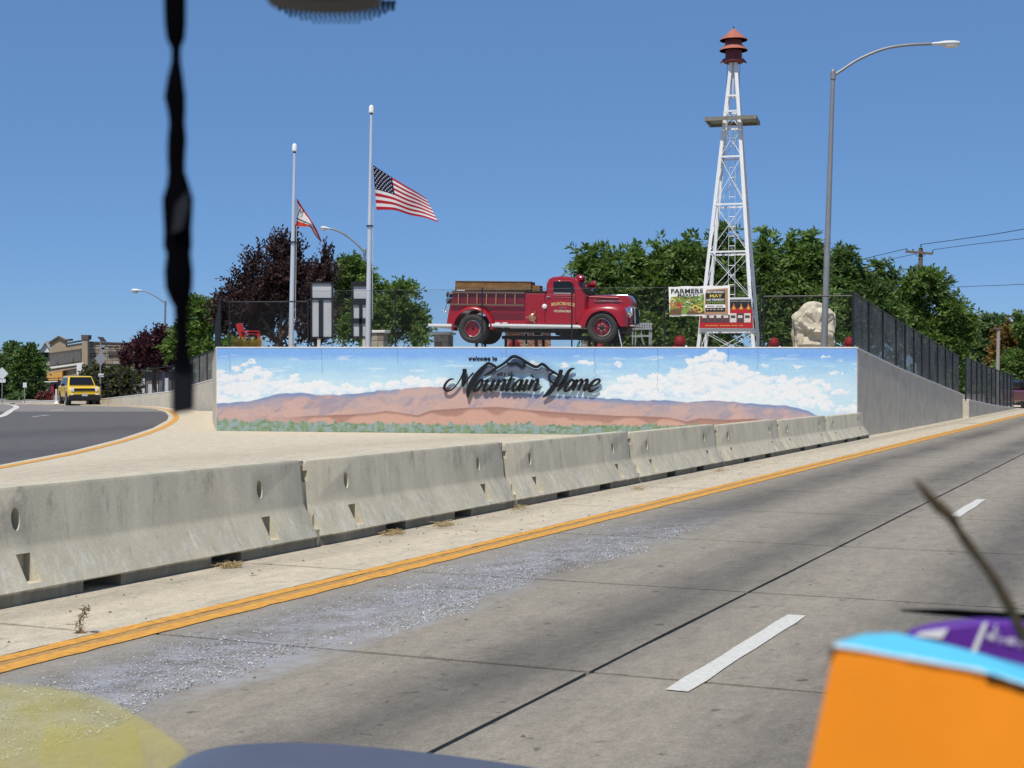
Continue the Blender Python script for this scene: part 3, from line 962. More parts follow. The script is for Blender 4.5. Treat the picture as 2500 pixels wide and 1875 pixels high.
def ramp_wall(name, label, pts, fence_h, flabel, face, step, meshed=99):
    """pts: (x, y, top) along the wall; face: which way it faces"""
    w = thing(name, label, 'wall')
    f = thing('mesh_fence', flabel, 'fence', group='dark mesh fences on the ramp walls')
    out = []
    for (x0, y0, z0), (x1, y1, z1) in zip(pts, pts[1:]):
        L = math.hypot(x1 - x0, y1 - y0)
        n = max(1, round(L / step))
        for k in range(n):
            out.append(tuple(a + (b_ - a) * k / n for a, b_ in ((x0, x1), (y0, y1), (z0, z1))))
    out.append(pts[-1])
    for i in range(len(out) - 1):
        p, q = Vector(out[i]), Vector(out[i + 1])
        t = (q - p).to_2d().normalized()
        nn = Vector((-t.y, t.x, 0)) * face
        p, q = p + Vector((t.x, t.y, 0)) * .012, q - Vector((t.x, t.y, 0)) * .012
        b = MB()
        lo = Vector((0, 0, -.3))
        P0, Q0 = Vector((p.x, p.y, 0)), Vector((q.x, q.y, 0))
        b.prism([P0 + lo, Q0 + lo, Vector((q.x, q.y, q.z - .045)), Vector((p.x, p.y, p.z - .045))], -nn * .3)
        obj('panel', b, M_CONC, w)
        b = MB()
        b.prism([Vector((p.x, p.y, p.z - .045)) + nn * .014, Vector((q.x, q.y, q.z - .045)) + nn * .014, q + nn * .014, p + nn * .014], -nn * .33)
        obj('coping', b, M_CONC_W, w)
        # fence bays
        m = max(1, round((q - p).length / 1.75))
        for k in range(m):
            a, c = p.lerp(q, k / m) - nn * .15, p.lerp(q, (k + 1) / m) - nn * .15
            b = MB()
            b.prism([a + Vector((0, 0, .04)), c + Vector((0, 0, .04)), c + Vector((0, 0, fence_h)), a + Vector((0, 0, fence_h))], nn * .012)
            if i < meshed: obj('mesh_panel', b, M_MESH, f)
            b = MB()
            b.tube([a + nn * .03 - Vector((0, 0, .02)), a + nn * .03 + Vector((0, 0, fence_h + .06))], .032, 8)
            obj('post', b, M_POST, f)
            b = MB()
            b.tube([a + nn * .02 + Vector((0, 0, fence_h + .02)), c + nn * .02 + Vector((0, 0, fence_h + .02))], .024, 6)
            obj('rail', b, M_POST, f)
    return w


E = W0 + WD * WLEN
def rw(t, z, c=-7.45):
    p = road(c, t)
    return (p.x, p.y, z)
R0 = (E.x + .02, E.y + .03, 2.345)
ramp_wall('ramp_wall', 'plain grey concrete ramp wall on the road side, sloping down away from the mural', [R0, rw(44.5, 1.85), rw(51, 1.42), rw(58.6, .93)], 1.42, 'dark mesh fence on the ramp wall along the main road', -1, 4.2)
ramp_wall('low_ramp_wall', 'low concrete wall end beyond the taller ramp wall', [rw(59.2, .72, -7.3), rw(68, .35, -7.3), rw(78, .02, -7.3)], 1.6, 'far dark mesh fence on the low end of the ramp', -1, 6)
LP = [(W0.x - .03, W0.y + .05, 2.44), (-10.6, 52, 2.05), (-13.95, 68.5, 1.5), (-18.6, 80, .82), (-25, 88, .25), (-31, 93, .05)]
ramp_wall('curved_ramp_wall', 'grey concrete ramp wall curving away left behind the mural', LP, 1.35, 'dark mesh fence on the curved wall beside the dark asphalt road', 1, 4.5, 8)

M_PLAZA = mat('plaza_concrete', (.40, .37, .31), .85, var=.12, vscale=1.5)
PZ = [(W0.x + .1, W0.y + .45, 2.2), (E.x - .25, E.y + .35, 2.2), rw(44.5, 1.75, -7.8), rw(51, 1.32, -7.8), rw(58.6, .8, -7.8), (8, 78, .6), (-14, 78, .6), (-13.4, 68.5, 1.4), (-10.1, 52, 1.95)]
b = MB()
cpt = [(0, 52, 2.15)]
vs = [Vector(p) for p in PZ] + [Vector(cpt[0])]
b.add(vs, [(i, (i + 1) % len(PZ), len(PZ)) for i in range(len(PZ))])
tag(obj('plaza', b, M_PLAZA), 'raised paved plaza behind the mural wall', kind='structure')

# ------------------------------------------------------------------ chain-link fence over the mural wall
M_WIRE = mat('black_chain_link_wire', (.045, .047, .05), .45, metal=.3)
M_WIREG = mat('galvanised_wire', (.10, .10, .10), .6)


def chainlink(name, label, s0, s1, top, rail):
    """on the wall crown from s0 to s1 along the wall"""
    f = thing(name, label, 'fence', W0 + WD * s0 - WN * .2 + Vector((0, 0, wtop(s0))), 'chain link fences above the mural')
    b = MB()
    base = .03
    hgt = top - base
    step = .078
    w = .0026
    off = -WN * .2
    L = s1 - s0
    # zigzag diagonals, clipped to the panel
    for sg in (-1, 1):
        u = -hgt
        while u < L + hgt:
            a, c = (u, 0), (u + hgt, hgt)
            lo, hi = max(0, -u) if u < 0 else 0, hgt
            lo = max(lo, 0)
            h0, h1 = max(0, -u), min(hgt, L - u)
            if h1 > h0:
                p0, p1 = u + h0, u + h1
                if sg < 0: p0, p1 = L - p0, L - p1
                q0 = W0 + WD * (s0 + p0) + off + Vector((0, 0, wtop(s0 + p0) + base + h0))
                q1 = W0 + WD * (s0 + p1) + off + Vector((0, 0, wtop(s0 + p1) + base + h1))
                b.bar(q0, q1, w)
            u += step
    o = obj('wire_mesh', b, M_WIRE, f, fix=False)
    tag(o, kind='stuff')
    n = max(1, round(L / 2.55))
    for k in range(n + 1):
        s = s0 + L * k / n
        q = W0 + WD * s + off + Vector((0, 0, wtop(s)))
        obj('post', MB().tube([q, q + Vector((0, 0, top + .05))], .022, 8), M_POST, f)
    q0, q1 = [W0 + WD * s + off + Vector((0, 0, wtop(s) + top)) for s in (s0, s1)]
    if rail: obj('rail', MB().tube([q0, q1], .022, 8), M_POST, f)
    else: obj('top_wire', MB().tube([q0, q1], .005, 6), M_WIREG, f)
    return f


def s_at(px): return (onwall(px, 850, -.2) - W0).dot(WD)


chainlink('chain_link_fence', 'lower chain link fence with a black top rail behind the flagpoles', s_at(560), s_at(752), 1.32, True)
chainlink('chain_link_fence', 'long chain link fence without a top rail in front of the fire truck', s_at(760), s_at(1856), 1.62, False)
chainlink('chain_link_fence', 'lower chain link fence with a black top rail in front of the boulder', s_at(1864), s_at(2084), 1.35, True)

# ------------------------------------------------------------------ flagpoles and flags
M_ALU = mat('brushed_aluminium', (.74, .74, .75), .3, metal=.35, spec=.8)
M_WHITE = mat('white_paint', (.78, .78, .77), .45)
M_ROPE = mat('white_rope', (.6, .6, .58), .8)


def flagpole(label, pxb, pxt, pyt, Y, r0, rope_y):
    base = P(pxb, 850, Y)
    base.z = 2.15
    top = P(pxt, pyt, Y)
    o = thing('flagpole', label, 'flagpole', base, 'flagpoles behind the mural wall')
    d = top - base
    obj('pole', MB().tube([base + d * s for s in (0, .3, .6, .975)], [r0, r0 * .88, r0 * .7, r0 * .5], 14), M_ALU, o, smooth=60)
    t = base + d * .975
    obj('truck_cap', MB().lathe(t, [(.02, 0), (.045, .01), (.045, .03), (.025, .05)], 12), M_POST, o, smooth=40)
    obj('finial', MB().lathe(t + Vector((0, 0, .05)), [(.05, 0), (.085, .02), (.075, .19), (.05, .235), (.02, .25)], 14), M_WHITE, o, smooth=50)
    f0, f1 = P(pxt, rope_y, Y), base
    s = (f0.z - base.z) / d.z
    c = base + d * s
    obj('halyard', MB().tube([c + Vector((r0 + .02, -.03, .2)), base + Vector((r0 + .06, -.03, 1.2))], .008, 5), M_ROPE, o)
    obj('rope_cleat', MB().lathe(c + Vector((0, 0, -.42)), [(r0 * .8, 0), (r0 + .025, 0), (r0 + .025, .04), (r0 * .8, .04)], 12), M_POST, o)
    return o


flagpole('taller silver flagpole carrying the striped national flag', 897.5, 907, 265, 45.0, .085, 520)
flagpole('shorter silver flagpole carrying the red and white flag', 710, 719.5, 361, 45.6, .085, 560)


def cloth(mname, col, var=.06):
    m = mat(mname, col, .85, spec=.2, var=var, vscale=9)
    nt = m.node_tree
    b = nt.nodes['Principled BSDF']
    tr = nt.nodes.new('ShaderNodeBsdfTranslucent')
    tr.inputs['Color'].default_value = (*col, 1)
    mx = nt.nodes.new('ShaderNodeMixShader')
    mx.inputs[0].default_value = .25
    nt.links.new(b.outputs[0], mx.inputs[1])
    nt.links.new(tr.outputs[0], mx.inputs[2])
    nt.links.new(mx.outputs[0], nt.nodes['Material Output'].inputs['Surface'])
    return m


F_RED, F_WHITE, F_NAVY, F_ORANGE, F_INK = cloth('flag_red', (.42, .02, .035)), cloth('flag_white', (.72, .70, .68)), cloth('flag_navy', (.012, .014, .05)), cloth('flag_orange_red', (.62, .06, .03)), cloth('flag_ink', (.04, .04, .05))


def curve_pt(pts, s):
    c = spline([(a, b_, 0) for a, b_ in pts], 12)
    k = s * (len(c) - 1)
    i = min(int(k), len(c) - 2)
    return c[i].lerp(c[i + 1], k - i)


def flag(name, label, cat, top, bot, zoomf, Y, pick, wave, mats, ns=60, nt=52, dz=.004):
    tp, bt = [curve_pt(top, i / ns) for i in range(ns + 1)], [curve_pt(bot, i / ns) for i in range(ns + 1)]
    b = MB()
    vs = []
    for j in range(nt + 1):
        for i in range(ns + 1):
            q = tp[i].lerp(bt[i], j / nt)
            x, y = zoomf(q.x, q.y)
            s, t = i / ns, j / nt
            vs.append(P(x, y, Y + wave(s, t)))
    W_ = ns + 1
    for j in range(nt):
        for i in range(ns):
            b.add([], [], 0)
            b.f.append((j * W_ + i, (j + 1) * W_ + i, (j + 1) * W_ + i + 1, j * W_ + i + 1))
            b.m.append(pick((i + .5) / ns, (j + .5) / nt))
    b.v = [tuple(p) for p in vs]
    o = thing(name, label, cat, vs[0])
    cl = obj('cloth', b, mats, o, smooth=180, fix=False)
    return o, tp, bt


def z7(x, y): return 600 + x / 4.254, 240 + y / 4.254


def us_pick(s, t):
    if s < .025: return 1
    if s < .41 and t < 7 / 13: return 2
    return 0 if int(t * 13) % 2 == 0 else 1


US_T = [(1318, 690), (1400, 745), (1510, 815), (1640, 895), (1760, 965), (1872, 1036)]
US_B = [(1352, 1160), (1450, 1158), (1560, 1165), (1710, 1212), (1860, 1240), (2003, 1288)]
uswave = lambda s, t: .16 * math.sin(s * 7.5 + t * 2.2) * s ** .5 + .30 * s * (1 - t)
fl, tp, bt = flag('national_flag', 'faded stars and stripes flag at half mast on the taller pole', 'flag', US_T, US_B, z7, 44.9, us_pick, uswave, [F_RED, F_WHITE, F_NAVY])
b = MB()
for r in range(9):
    for c in range(6 if r % 2 == 0 else 5):
        s = .025 + .385 * ((c + .5) / 6 + (0 if r % 2 == 0 else .083))
        t = (7 / 13) * (r + .8) / 9.6
        k = s * 60
        i = min(int(k), 59)
        q = tp[i].lerp(tp[i + 1], k - i).lerp(bt[i].lerp(bt[i + 1], k - i), t)
        x, y = z7(q.x, q.y)
        ctr = P(x, y, 44.9 + uswave(s, t) - .025)
        ring = []
        for m_ in range(10):
            rr = .034 if m_ % 2 == 0 else .014
            an = math.pi * m_ / 5 + math.pi / 2
            ring.append(ctr + Vector((rr * math.cos(an) * .7, 0, rr * math.sin(an))))
        b.add(ring, [tuple(range(10))])
tag(obj('star', b, F_WHITE, fl), kind='stuff')
F2_T = [(532, 1038), (600, 1148), (672, 1255), (740, 1370), (792, 1492)]
F2_B = [(524, 1326), (600, 1332), (668, 1338), (712, 1410), (782, 1498)]


def f2_pick(s, t):
    if t < .14 + .5 * s * s: return 0
    if s > .62 and t < .45: return 0
    if t < .70 - .1 * s: return 1
    if t < .75: return 2
    if t < .80: return 1
    return 3 if s < .5 else 0


fl2, tp, bt = flag('town_flag', 'red and white flag hanging limp at half mast on the shorter pole', 'flag', F2_T, F2_B, z7, 45.45, f2_pick, lambda s, t: .2 * math.sin(s * 8 + t * 1.5) * s ** .4 + .2 * s, [F_RED, F_WHITE, F_INK, F_ORANGE])
c0 = P(*z7(572, 1190), 45.30)
place_text('letter', 'M', c0, (1, .2, -.22), (.1, -1, 0), .17, F_INK, fl2, height=.26, shear=.2)

# ------------------------------------------------------------------ display boards, pillars, bench, grass clump
M_PANEL = mat('pale_grey_board', (.50, .51, .52), .6, var=.08, vscale=5)


def board(label, rects, bars, pole, x0, x1, y0, y1, Y):
    o = thing('display_board', label, 'board', P((x0 + x1) / 2, 850, Y), 'pale display boards in black frames')
    def rect(name, a, b_, c, d, off, th, m):
        b = MB()
        b.prism([P(a, d, Y + off), P(c, d, Y + off), P(c, b_, Y + off), P(a, b_, Y + off)], (0, th, 0))
        obj(name, b, m, o)
    for r in rects: rect('panel', *r, .0, .04, M_PANEL)
    for r in bars: rect('frame_bar', *r, -.05, .12, M_POST)
    rect('post', *pole, -.02, .1, M_POST2)


board('pale grey board with a black T frame, between the two flagpoles', [(761, 692, 809, 727), (760, 731, 778, 822), (788, 731, 809, 822)],
      [(761, 727, 809, 731.5), (778, 731.5, 788, 825), (809, 690, 813, 825), (758, 688, 813, 692), (757.5, 692, 761, 825), (758, 822.5, 812, 825.5)], (774.5, 825.5, 782, 880), 757, 813, 688, 825, 46.0)
board('pale grey board with two crossbars, behind the taller flagpole', [(862, 699, 898, 729), (861, 744, 876.5, 777), (884, 744, 899, 777), (860.5, 790, 876.5, 821), (884, 790, 899, 821)],
      [(862, 729, 899, 744), (861, 777, 899, 790), (876.5, 744, 884, 821), (857, 687, 906, 699), (857, 699, 862, 824), (899, 699, 907, 824), (857, 821, 906, 825)], (885, 825, 891, 880), 857, 907, 687, 825, 46.3)

M_STONE = mat('buff_stone', (.36, .32, .25), .9, var=.3, vscale=7)
M_STONE2 = mat('brown_stone', (.22, .18, .14), .9, var=.3, vscale=7)


def pillar(label, xc, wpx, ytop, Y, mats=(M_STONE, M_STONE2)):
    c = P(xc, ytop, Y)
    w = wpx / F * Y
    o = thing('stone_pillar', label, 'pillar', (c.x, Y, 2.1), 'low stone pillars with pale caps')
    rot = Matrix.Translation((c.x, Y, 0)) @ Matrix.Rotation(-.26, 4, 'Z')
    b = MB()
    b.box((0, 0, c.z - .04), (w * .98, w * .98, .09), M=rot)
    obj('cap', b, M_CONC_W, o, bevel=.02)
    h = c.z - .09 - 2.0
    n = 4
    for k in range(n):
        for s in (-1, 1):
            for d in (-1, 1):
                b = MB()
                sp = .06 * (1 if k % 2 else -1) * s * d
                ww = w * .76 / 2
                b.box((s * ww / 2 + 0 * sp, d * ww / 2, 2.0 + h * (k + .5) / n), (ww - .012 + rnd.uniform(-.01, .02), ww - .012 + rnd.uniform(-.01, .02), h / n - .012), M=rot)
                obj('stone', b, rnd.choice(mats), o, bevel=.012, seg=1)
    b = MB()
    b.box((0, 0, 2.0 + h / 2), (w * .7, w * .7, h - .01), M=rot)
    obj('core', b, M_STONE2, o)


pillar('buff stone pillar with a pale cap, right of the taller flagpole', 927, 42, 807, 49.5)
pillar('buff stone pillar with a pale cap, under the tail of the fire truck', 1083, 50, 811, 47.5)

M_CHAIR = mat('red_plastic_wood', (.50, .018, .015), .55, var=.1, vscale=6)
o = thing('garden_bench', 'bright red slatted garden bench seen side on above the mural', 'bench', P(608, 850, 47))
ch = lambda x, y, d=0: P(x, y, 47 + d)
for k in range(6):
    b = MB()
    d = k * .22
    b.bar(ch(581 + k * .8, 790, d), ch(592 + k * .8, 824, d), .16, .03, up=(0, 1, 0))
    obj('back_slat', b, M_CHAIR, o)
for k in range(5):
    b = MB()
    x = 594 + k * 9
    b.bar(ch(x, 814 + k * 1.0, -.05), ch(x + 4, 813 + k * 1.0, 1.25), .11, .03)
    obj('seat_slat', b, M_CHAIR, o)
for d in (-.06, 1.26):
    obj('armrest', MB().bar(ch(588, 808, d), ch(632, 808.5, d), .12, .03), M_CHAIR, o)
    obj('leg', MB().bar(ch(630, 808.5, d), ch(635, 850, d), .09, .04), M_CHAIR, o)
    obj('leg', MB().bar(ch(600, 816, d), ch(588, 850, d), .09, .04), M_CHAIR, o)

M_GRASSY = mat('yellow_grass', (.36, .27, .03), .8, var=.3, vscale=20)
gb = []


def grass_clump(name, label, cat, c, r, h, n, m, group=None):
    V, Q = [], []
    rg = np.random.default_rng(int(abs(c[0]) * 100) + n)
    for k in range(n):
        an, rr = rg.uniform(0, 6.28), r * math.sqrt(rg.uniform(0, 1)) * .45
        bx = Vector(c) + Vector((rr * math.cos(an), rr * math.sin(an), 0))
        lean = rg.uniform(.2, 1.0) * r
        hh = h * rg.uniform(.6, 1.05)
        tip = bx + Vector((math.cos(an) * lean, math.sin(an) * lean, hh))
        mid = bx.lerp(tip, .55) + Vector((0, 0, hh * .18))
        s = Vector((-math.sin(an), math.cos(an), 0)) * .012
        i = len(V)
        V += [bx - s, bx + s, mid + s * .8, mid - s * .8, tip + s * .2, tip - s * .2]
        Q += [(i, i + 1, i + 2, i + 3), (i + 3, i + 2, i + 4, i + 5)]
    o = quads(name, np.array([tuple(v) for v in V]), np.array(Q), m)
    return tag(o, label, cat, group)


cg = P(604, 852, 45.2)
grass_clump('ornamental_grass', 'clump of yellow ornamental grass in front of the red bench', 'grass clump', (cg.x, 45.2, 2.2), .5, .62, 420, M_GRASSY)

# ------------------------------------------------------------------ old fire truck
def paint(name, col, rough=.3, coat=.6, var=0):
    return mat(name, col, rough, spec=.5, coat=coat, var=var, vscale=3)


T_RED = paint('fire_engine_red', (.34, .003, .010))
T_RED2 = paint('wheel_red', (.26, .004, .008), .3)
T_BLACK = mat('truck_black', (.012, .012, .013), .6)
T_TYRE = mat('tyre_rubber', (.045, .042, .040), .85, var=.25, vscale=12)
T_CHROME = mat('chrome', (.85, .85, .86), .12, metal=1)
T_WHITE = mat('white_step_trim', (.82, .81, .80), .4)
T_WOOD = mat('varnished_wood', (.20, .108, .042), .6, spec=.25, var=.5, vscale=1.2, stretch=(1, 8, 9))
T_RUNG = mat('ladder_wood', (.46, .27, .10), .5)
T_GLASS = mat('dark_window_glass', (.012, .013, .016), .12, spec=.35)
T_RAIL = mat('ladder_rail', (.16, .10, .075), .5)
T_GOLD = mat('gold_leaf', (.74, .55, .20), .4)
T_PALE = mat('pale_lettering', (.72, .62, .45), .5)
T_GREY = mat('grey_lettering', (.23, .16, .17), .5)
T_BRASS = mat('brass_valve', (.55, .30, .18), .35, metal=.6)

TH = R(14)
TP = R(1.7)
TZ = 44.6
PXM = F / TZ
t_o = P(1300, 800, TZ)
truck = thing('fire_truck', 'old red fire truck with a wooden ladder and hose box, on show behind the fence', 'fire truck', t_o, rot=(0, 0, 0))
truck.rotation_euler = (Matrix.Rotation(-TH, 4, 'Z') @ Matrix.Rotation(TP, 4, 'Y')).to_euler()


def L(px, py, y=0.0):
    dx, dy = (px - 1300) / PXM, (800 - py) / PXM
    c, s = math.cos(TP), math.sin(TP)
    return Vector(((dx * c - dy * s) / math.cos(TH), y, dx * s + dy * c))


def a6(x, y): return 1040 + x / 8.508, 660 + y / 8.508
def a7(x, y): return 1300 + x / 8.508, 660 + y / 8.508


def tob(name, b, m, bevel=0, seg=2, smooth=None, parent=None):
    return obj(name, b, m, parent or truck, bevel, seg, smooth, local=True)


def side(pts, y0, y1, f=None):
    b = MB()
    b.prism([L(*(f(*p) if f else p), y0) for p in pts], (0, y1 - y0, 0))
    return b


def rounded(outline, y0, y1, inset, f=None, steps=4, rad=.25, both=True):
    """side outline swept across the width, drawn in towards its middle at the flanks: rounded bodywork"""
    pts = [L(*(f(*p) if f else p), 0) for p in outline]
    c = sum(pts, Vector()) / len(pts)
    secs = []
    for k in range(steps + 1):
        a = math.pi / 2 * k / steps
        secs.append((y0 + rad * (1 - math.sin(a)) if True else 0, 1 - inset * (1 - math.cos(a)) if False else 1 - inset * (1 - math.sin(math.acos(1 - k / steps)) if k < steps else 0)))
    ys = []
    for k in range(steps + 1):
        u = k / steps
        ys.append((y0 + rad * u, 1 - inset * (1 - math.sqrt(max(0, 1 - (1 - u) ** 2)))))
    ys += [(y1 - (y - y0), s) for y, s in reversed(ys)] if both else [(y1, 1.0)]
    b = MB()
    n = len(pts)
    vs, fs = [], []
    for y, s in ys:
        for p in pts:
            q = c + (p - c) * s
            vs.append((q.x, y, q.z))
    for i in range(len(ys) - 1):
        for j in range(n):
            fs.append((i * n + j, i * n + (j + 1) % n, (i + 1) * n + (j + 1) % n, (i + 1) * n + j))
    fs += [tuple(range(n)), tuple(range((len(ys) - 1) * n, len(ys) * n))]
    b.add(vs, fs)
    return b


# hose body behind the cab
tob('body', side([(1103.5, 709), (1330, 713), (1330, 793), (1204, 790), (1200, 775), (1190, 758), (1175, 748), (1152, 744), (1128, 750), (1112, 764), (1103, 790), (1084.5, 788), (1092, 745)], .12, 2.0), T_RED, .03)
tob('side_panel', side([(1281, 716), (1328, 717), (1328, 791), (1281, 790)], .085, .118), T_RED, .015)
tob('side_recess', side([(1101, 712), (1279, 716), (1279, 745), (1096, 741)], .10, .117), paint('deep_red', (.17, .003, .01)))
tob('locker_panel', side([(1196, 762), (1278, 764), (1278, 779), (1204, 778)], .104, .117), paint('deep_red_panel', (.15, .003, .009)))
for k in range(4):
    x = 1203 + k * 19.5
    tob('louvre', side([(x, 752), (x + 14, 752.4), (x + 14, 761), (x, 760.6)], .112, .119), T_RED, .005)
tob('body_top_rail', side([(1100, 706.5), (1330, 710.5), (1330, 714), (1100, 710)], .08, 2.02), T_BLACK)
# hose box of wooden boards
hb = tob('hose_box', side([(1105, 682.4), (1292, 687), (1292.5, 708), (1103.5, 706)], .22, .80), T_WOOD, .012)
tob('edge_strip', side([(1105, 681.4), (1292, 686), (1292, 687.6), (1105, 683.0)], .20, .82), T_RAIL, parent=hb)
tob('bracket', side([(1109, 704), (1129, 704.5), (1129, 706.5), (1109, 706)], .19, .23), T_WHITE, parent=hb)
tob('small_box', side([(1293.5, 695), (1312.5, 695.4), (1313, 711), (1294, 711)], .3, .7), T_WOOD, .01)
# ladder hung on the side
lad = tob('ladder', MB().bar(L(1101, 710.6, .05), L(1280, 714.6, .05), .05, .05).bar(L(1095, 740.4, .05), L(1279, 745, .05), .055, .05), T_RAIL)
for x in (655, 850, 1048, 1250, 1448, 1645, 1845):
    p, q = a6(x, 470), a6(x - 6, 700)
    tob('rung', MB().tube([L(p[0], p[1] - 2, .05), L(q[0], q[1] + 3, .05)], .016, 8), T_RUNG, parent=lad)
# rear and front wings
def arch(cx, cy, ro, ri, a0, a1, n=18, sx=1.0):
    o = [(cx + ro * sx * math.cos(R(a)), cy - ro * math.sin(R(a))) for a in np.linspace(a0, a1, n)]
    i = [(cx + ri * sx * math.cos(R(a)), cy - ri * math.sin(R(a))) for a in np.linspace(a1, a0, n)]
    return o + i


def wing(name, outer, inner, y0, y1, m):
    """crowned fender: a band from outer edge, rolling over to the body"""
    b = MB()
    n = len(outer)
    rows = []
    for k in range(7):
        u = k / 6
        an = u * math.pi / 2
        rows.append([L(*(Vector(i_).lerp(Vector(o_), .0 + 1.0 * math.sin(an)) if True else 0), y0 + (y1 - y0) * .42 * (1 - math.cos(an))) for o_, i_ in zip(outer, inner)])
    rows.append([L(*o_, y1) for o_ in outer])
    rows.append([L(*i_, y1) for i_ in inner])
    rows.append([L(*i_, y0 + .01) for i_ in inner])
    vs = [p for r in rows for p in r]
    fs = []
    for r in range(len(rows) - 1):
        for i in range(n - 1):
            fs.append((r * n + i, r * n + i + 1, (r + 1) * n + i + 1, (r + 1) * n + i))
    fs.append(tuple(r * n for r in range(len(rows))))
    fs.append(tuple(r * n + n - 1 for r in reversed(range(len(rows)))))
    b.add(vs, fs)
    return tob(name, b, m, smooth=50)


def resample(pts, n):
    v = [Vector(p) for p in pts]
    d = [0]
    for a, c in zip(v, v[1:]): d.append(d[-1] + (c - a).length)
    return [(np.interp(t, d, [p[0] for p in v]), np.interp(t, d, [p[1] for p in v])) for t in np.linspace(0, d[-1], n)]


ang = np.linspace(188, -6, 26)
ro = [(1152 + 55 * math.cos(R(a)), 798 - 54.5 * math.sin(R(a))) for a in ang]
ri = [(1152 + 45.5 * math.cos(R(a)), 799 - 45 * math.sin(R(a))) for a in ang]
wing('rear_wing', ro, ri, -.06, .42, T_RED)
FO = [(1403.4, 797.5), (1405.8, 787), (1412.8, 768), (1427, 754), (1447, 745.8), (1476, 742.4), (1500, 744), (1515, 749.3), (1522.3, 757), (1525, 777.5), (1524, 799)]
FI = [(1427, 798.7), (1431.6, 783.4), (1443.4, 768), (1464.6, 760.5), (1483.4, 763.4), (1497.5, 775), (1506.9, 791.6), (1512, 799)]
fo = resample(spline([(a, c, 0) for a, c in FO], 6), 30)
fi = resample(spline([(a, c, 0) for a, c in FI], 6), 30)
wing('front_wing', [(a, c) for a, c in fo], [(a, c) for a, c in fi], -.04, .62, T_RED)
b_ = [Vector((p[0], p[1])) for p in fo]
wing('front_wing', fo, fi, 2.0, 1.3, T_RED)
wing('rear_wing', ro, ri, 2.12, 1.6, T_RED)
# cab
CAB = [(1327, 792), (1328, 711), (1329.2, 691), (1334, 680.5), (1344.7, 674.9), (1363.5, 673.4), (1382.3, 674.4), (1400, 679), (1407, 686), (1425.5, 718), (1428, 740), (1428, 792)]
cab = tob('cab', rounded(CAB, .16, 1.84, .10, rad=.26, steps=5), T_RED, smooth=35)
tob('side_window', side([(1348.5, 689), (1352, 686.6), (1388, 687.8), (1395.5, 692), (1399, 706), (1400.2, 713.6), (1348.5, 713.2)], .128, .17), T_GLASS, .004)
tob('window_frame', side([(1345.5, 688), (1350, 683.8), (1389, 685), (1398, 690), (1402, 706), (1403, 716), (1345.5, 715.6)], .142, .19), T_RED, .006)
tob('windscreen', side([(1405, 689.5), (1416, 690), (1426.4, 716.6), (1413.2, 715.2)], .19, .22), T_GLASS)
tob('windscreen', side([(1416.5, 689), (1419, 689.6), (1429, 717), (1426.6, 717)], .28, 1.7), T_GLASS)
door = tob('door', side([(1327.5, 718), (1402, 719.5), (1402, 792), (1327.5, 790.6)], .135, .165), T_RED, .012)
tob('door_handle', MB().tube([L(1333, 724, .11), L(1341, 724.5, .10)], .02, 8), T_CHROME, parent=door)
tob('belt_moulding', MB().tube([L(1349, 715.5, .14), L(1395, 717.3, .14)], .018, 8), T_CHROME)
tob('belt_moulding', MB().tube([L(1350, 721.5, .13), L(1400, 723.0, .13)], .012, 8), T_RED)
tob('belt_moulding', MB().tube([L(1350, 726, .13), L(1400, 727.6, .13)], .012, 8), T_RED)
# lettering on the door
def door_text(body, px, py, wpx, m, hpx, warp=None):
    place_text('lettering', body, L(px, py, .128), (L(px + 1, py + .03) - L(px, py)), (0, -1, 0), wpx / PXM / math.cos(TH), m, door, height=hpx / PXM, offset=.02, local=True, warp=warp)


door_text('MOUNTAIN HOME', 1372, 741.5, 56, T_GOLD, 8.5, warp=lambda x, y: y - .28 * x * x)
door_text('IDAHO', 1371.5, 751.5, 18, T_GREY, 5)
door_text('FIRE DEPARTMENT', 1371.5, 760, 43, T_PALE, 5.6)
# bonnet
HOOD = [(1424, 796), (1422, 722), (1436, 720), (1480, 720), (1515, 721), (1524, 723.5), (1529.5, 729), (1533, 742), (1533.5, 796)]
tob('bonnet', rounded(HOOD, .42, 1.58, .09, rad=.34, steps=6), T_RED, smooth=40)
tob('bonnet_spine', MB().tube([L(1432, 719.6, 1.0), L(1480, 719.4, 1.0), L(1514, 720.4, 1.0), L(1525, 723.6, 1.0), L(1531, 731, 1.0), L(1534, 742, 1.0)], [.02, .025, .03, .035, .035, .02], 8), T_CHROME, smooth=60)
tob('bonnet_trim', MB().tube([L(1442, 735.2, .40), L(1500, 736.0, .40), L(1512, 737.0, .42)], [.026, .03, .008], 8, flat=.6), T_CHROME, smooth=60)
tob('bonnet_louvre', side([(1448, 731.5), (1502, 732.2), (1502, 733.8), (1448, 733.2)], .385, .425), T_BLACK)
tob('hood_ledge', MB().tube([L(1420, 724, .43), L(1460, 726.5, .42), L(1500, 728, .43)], .03, 8), T_RED, smooth=60)
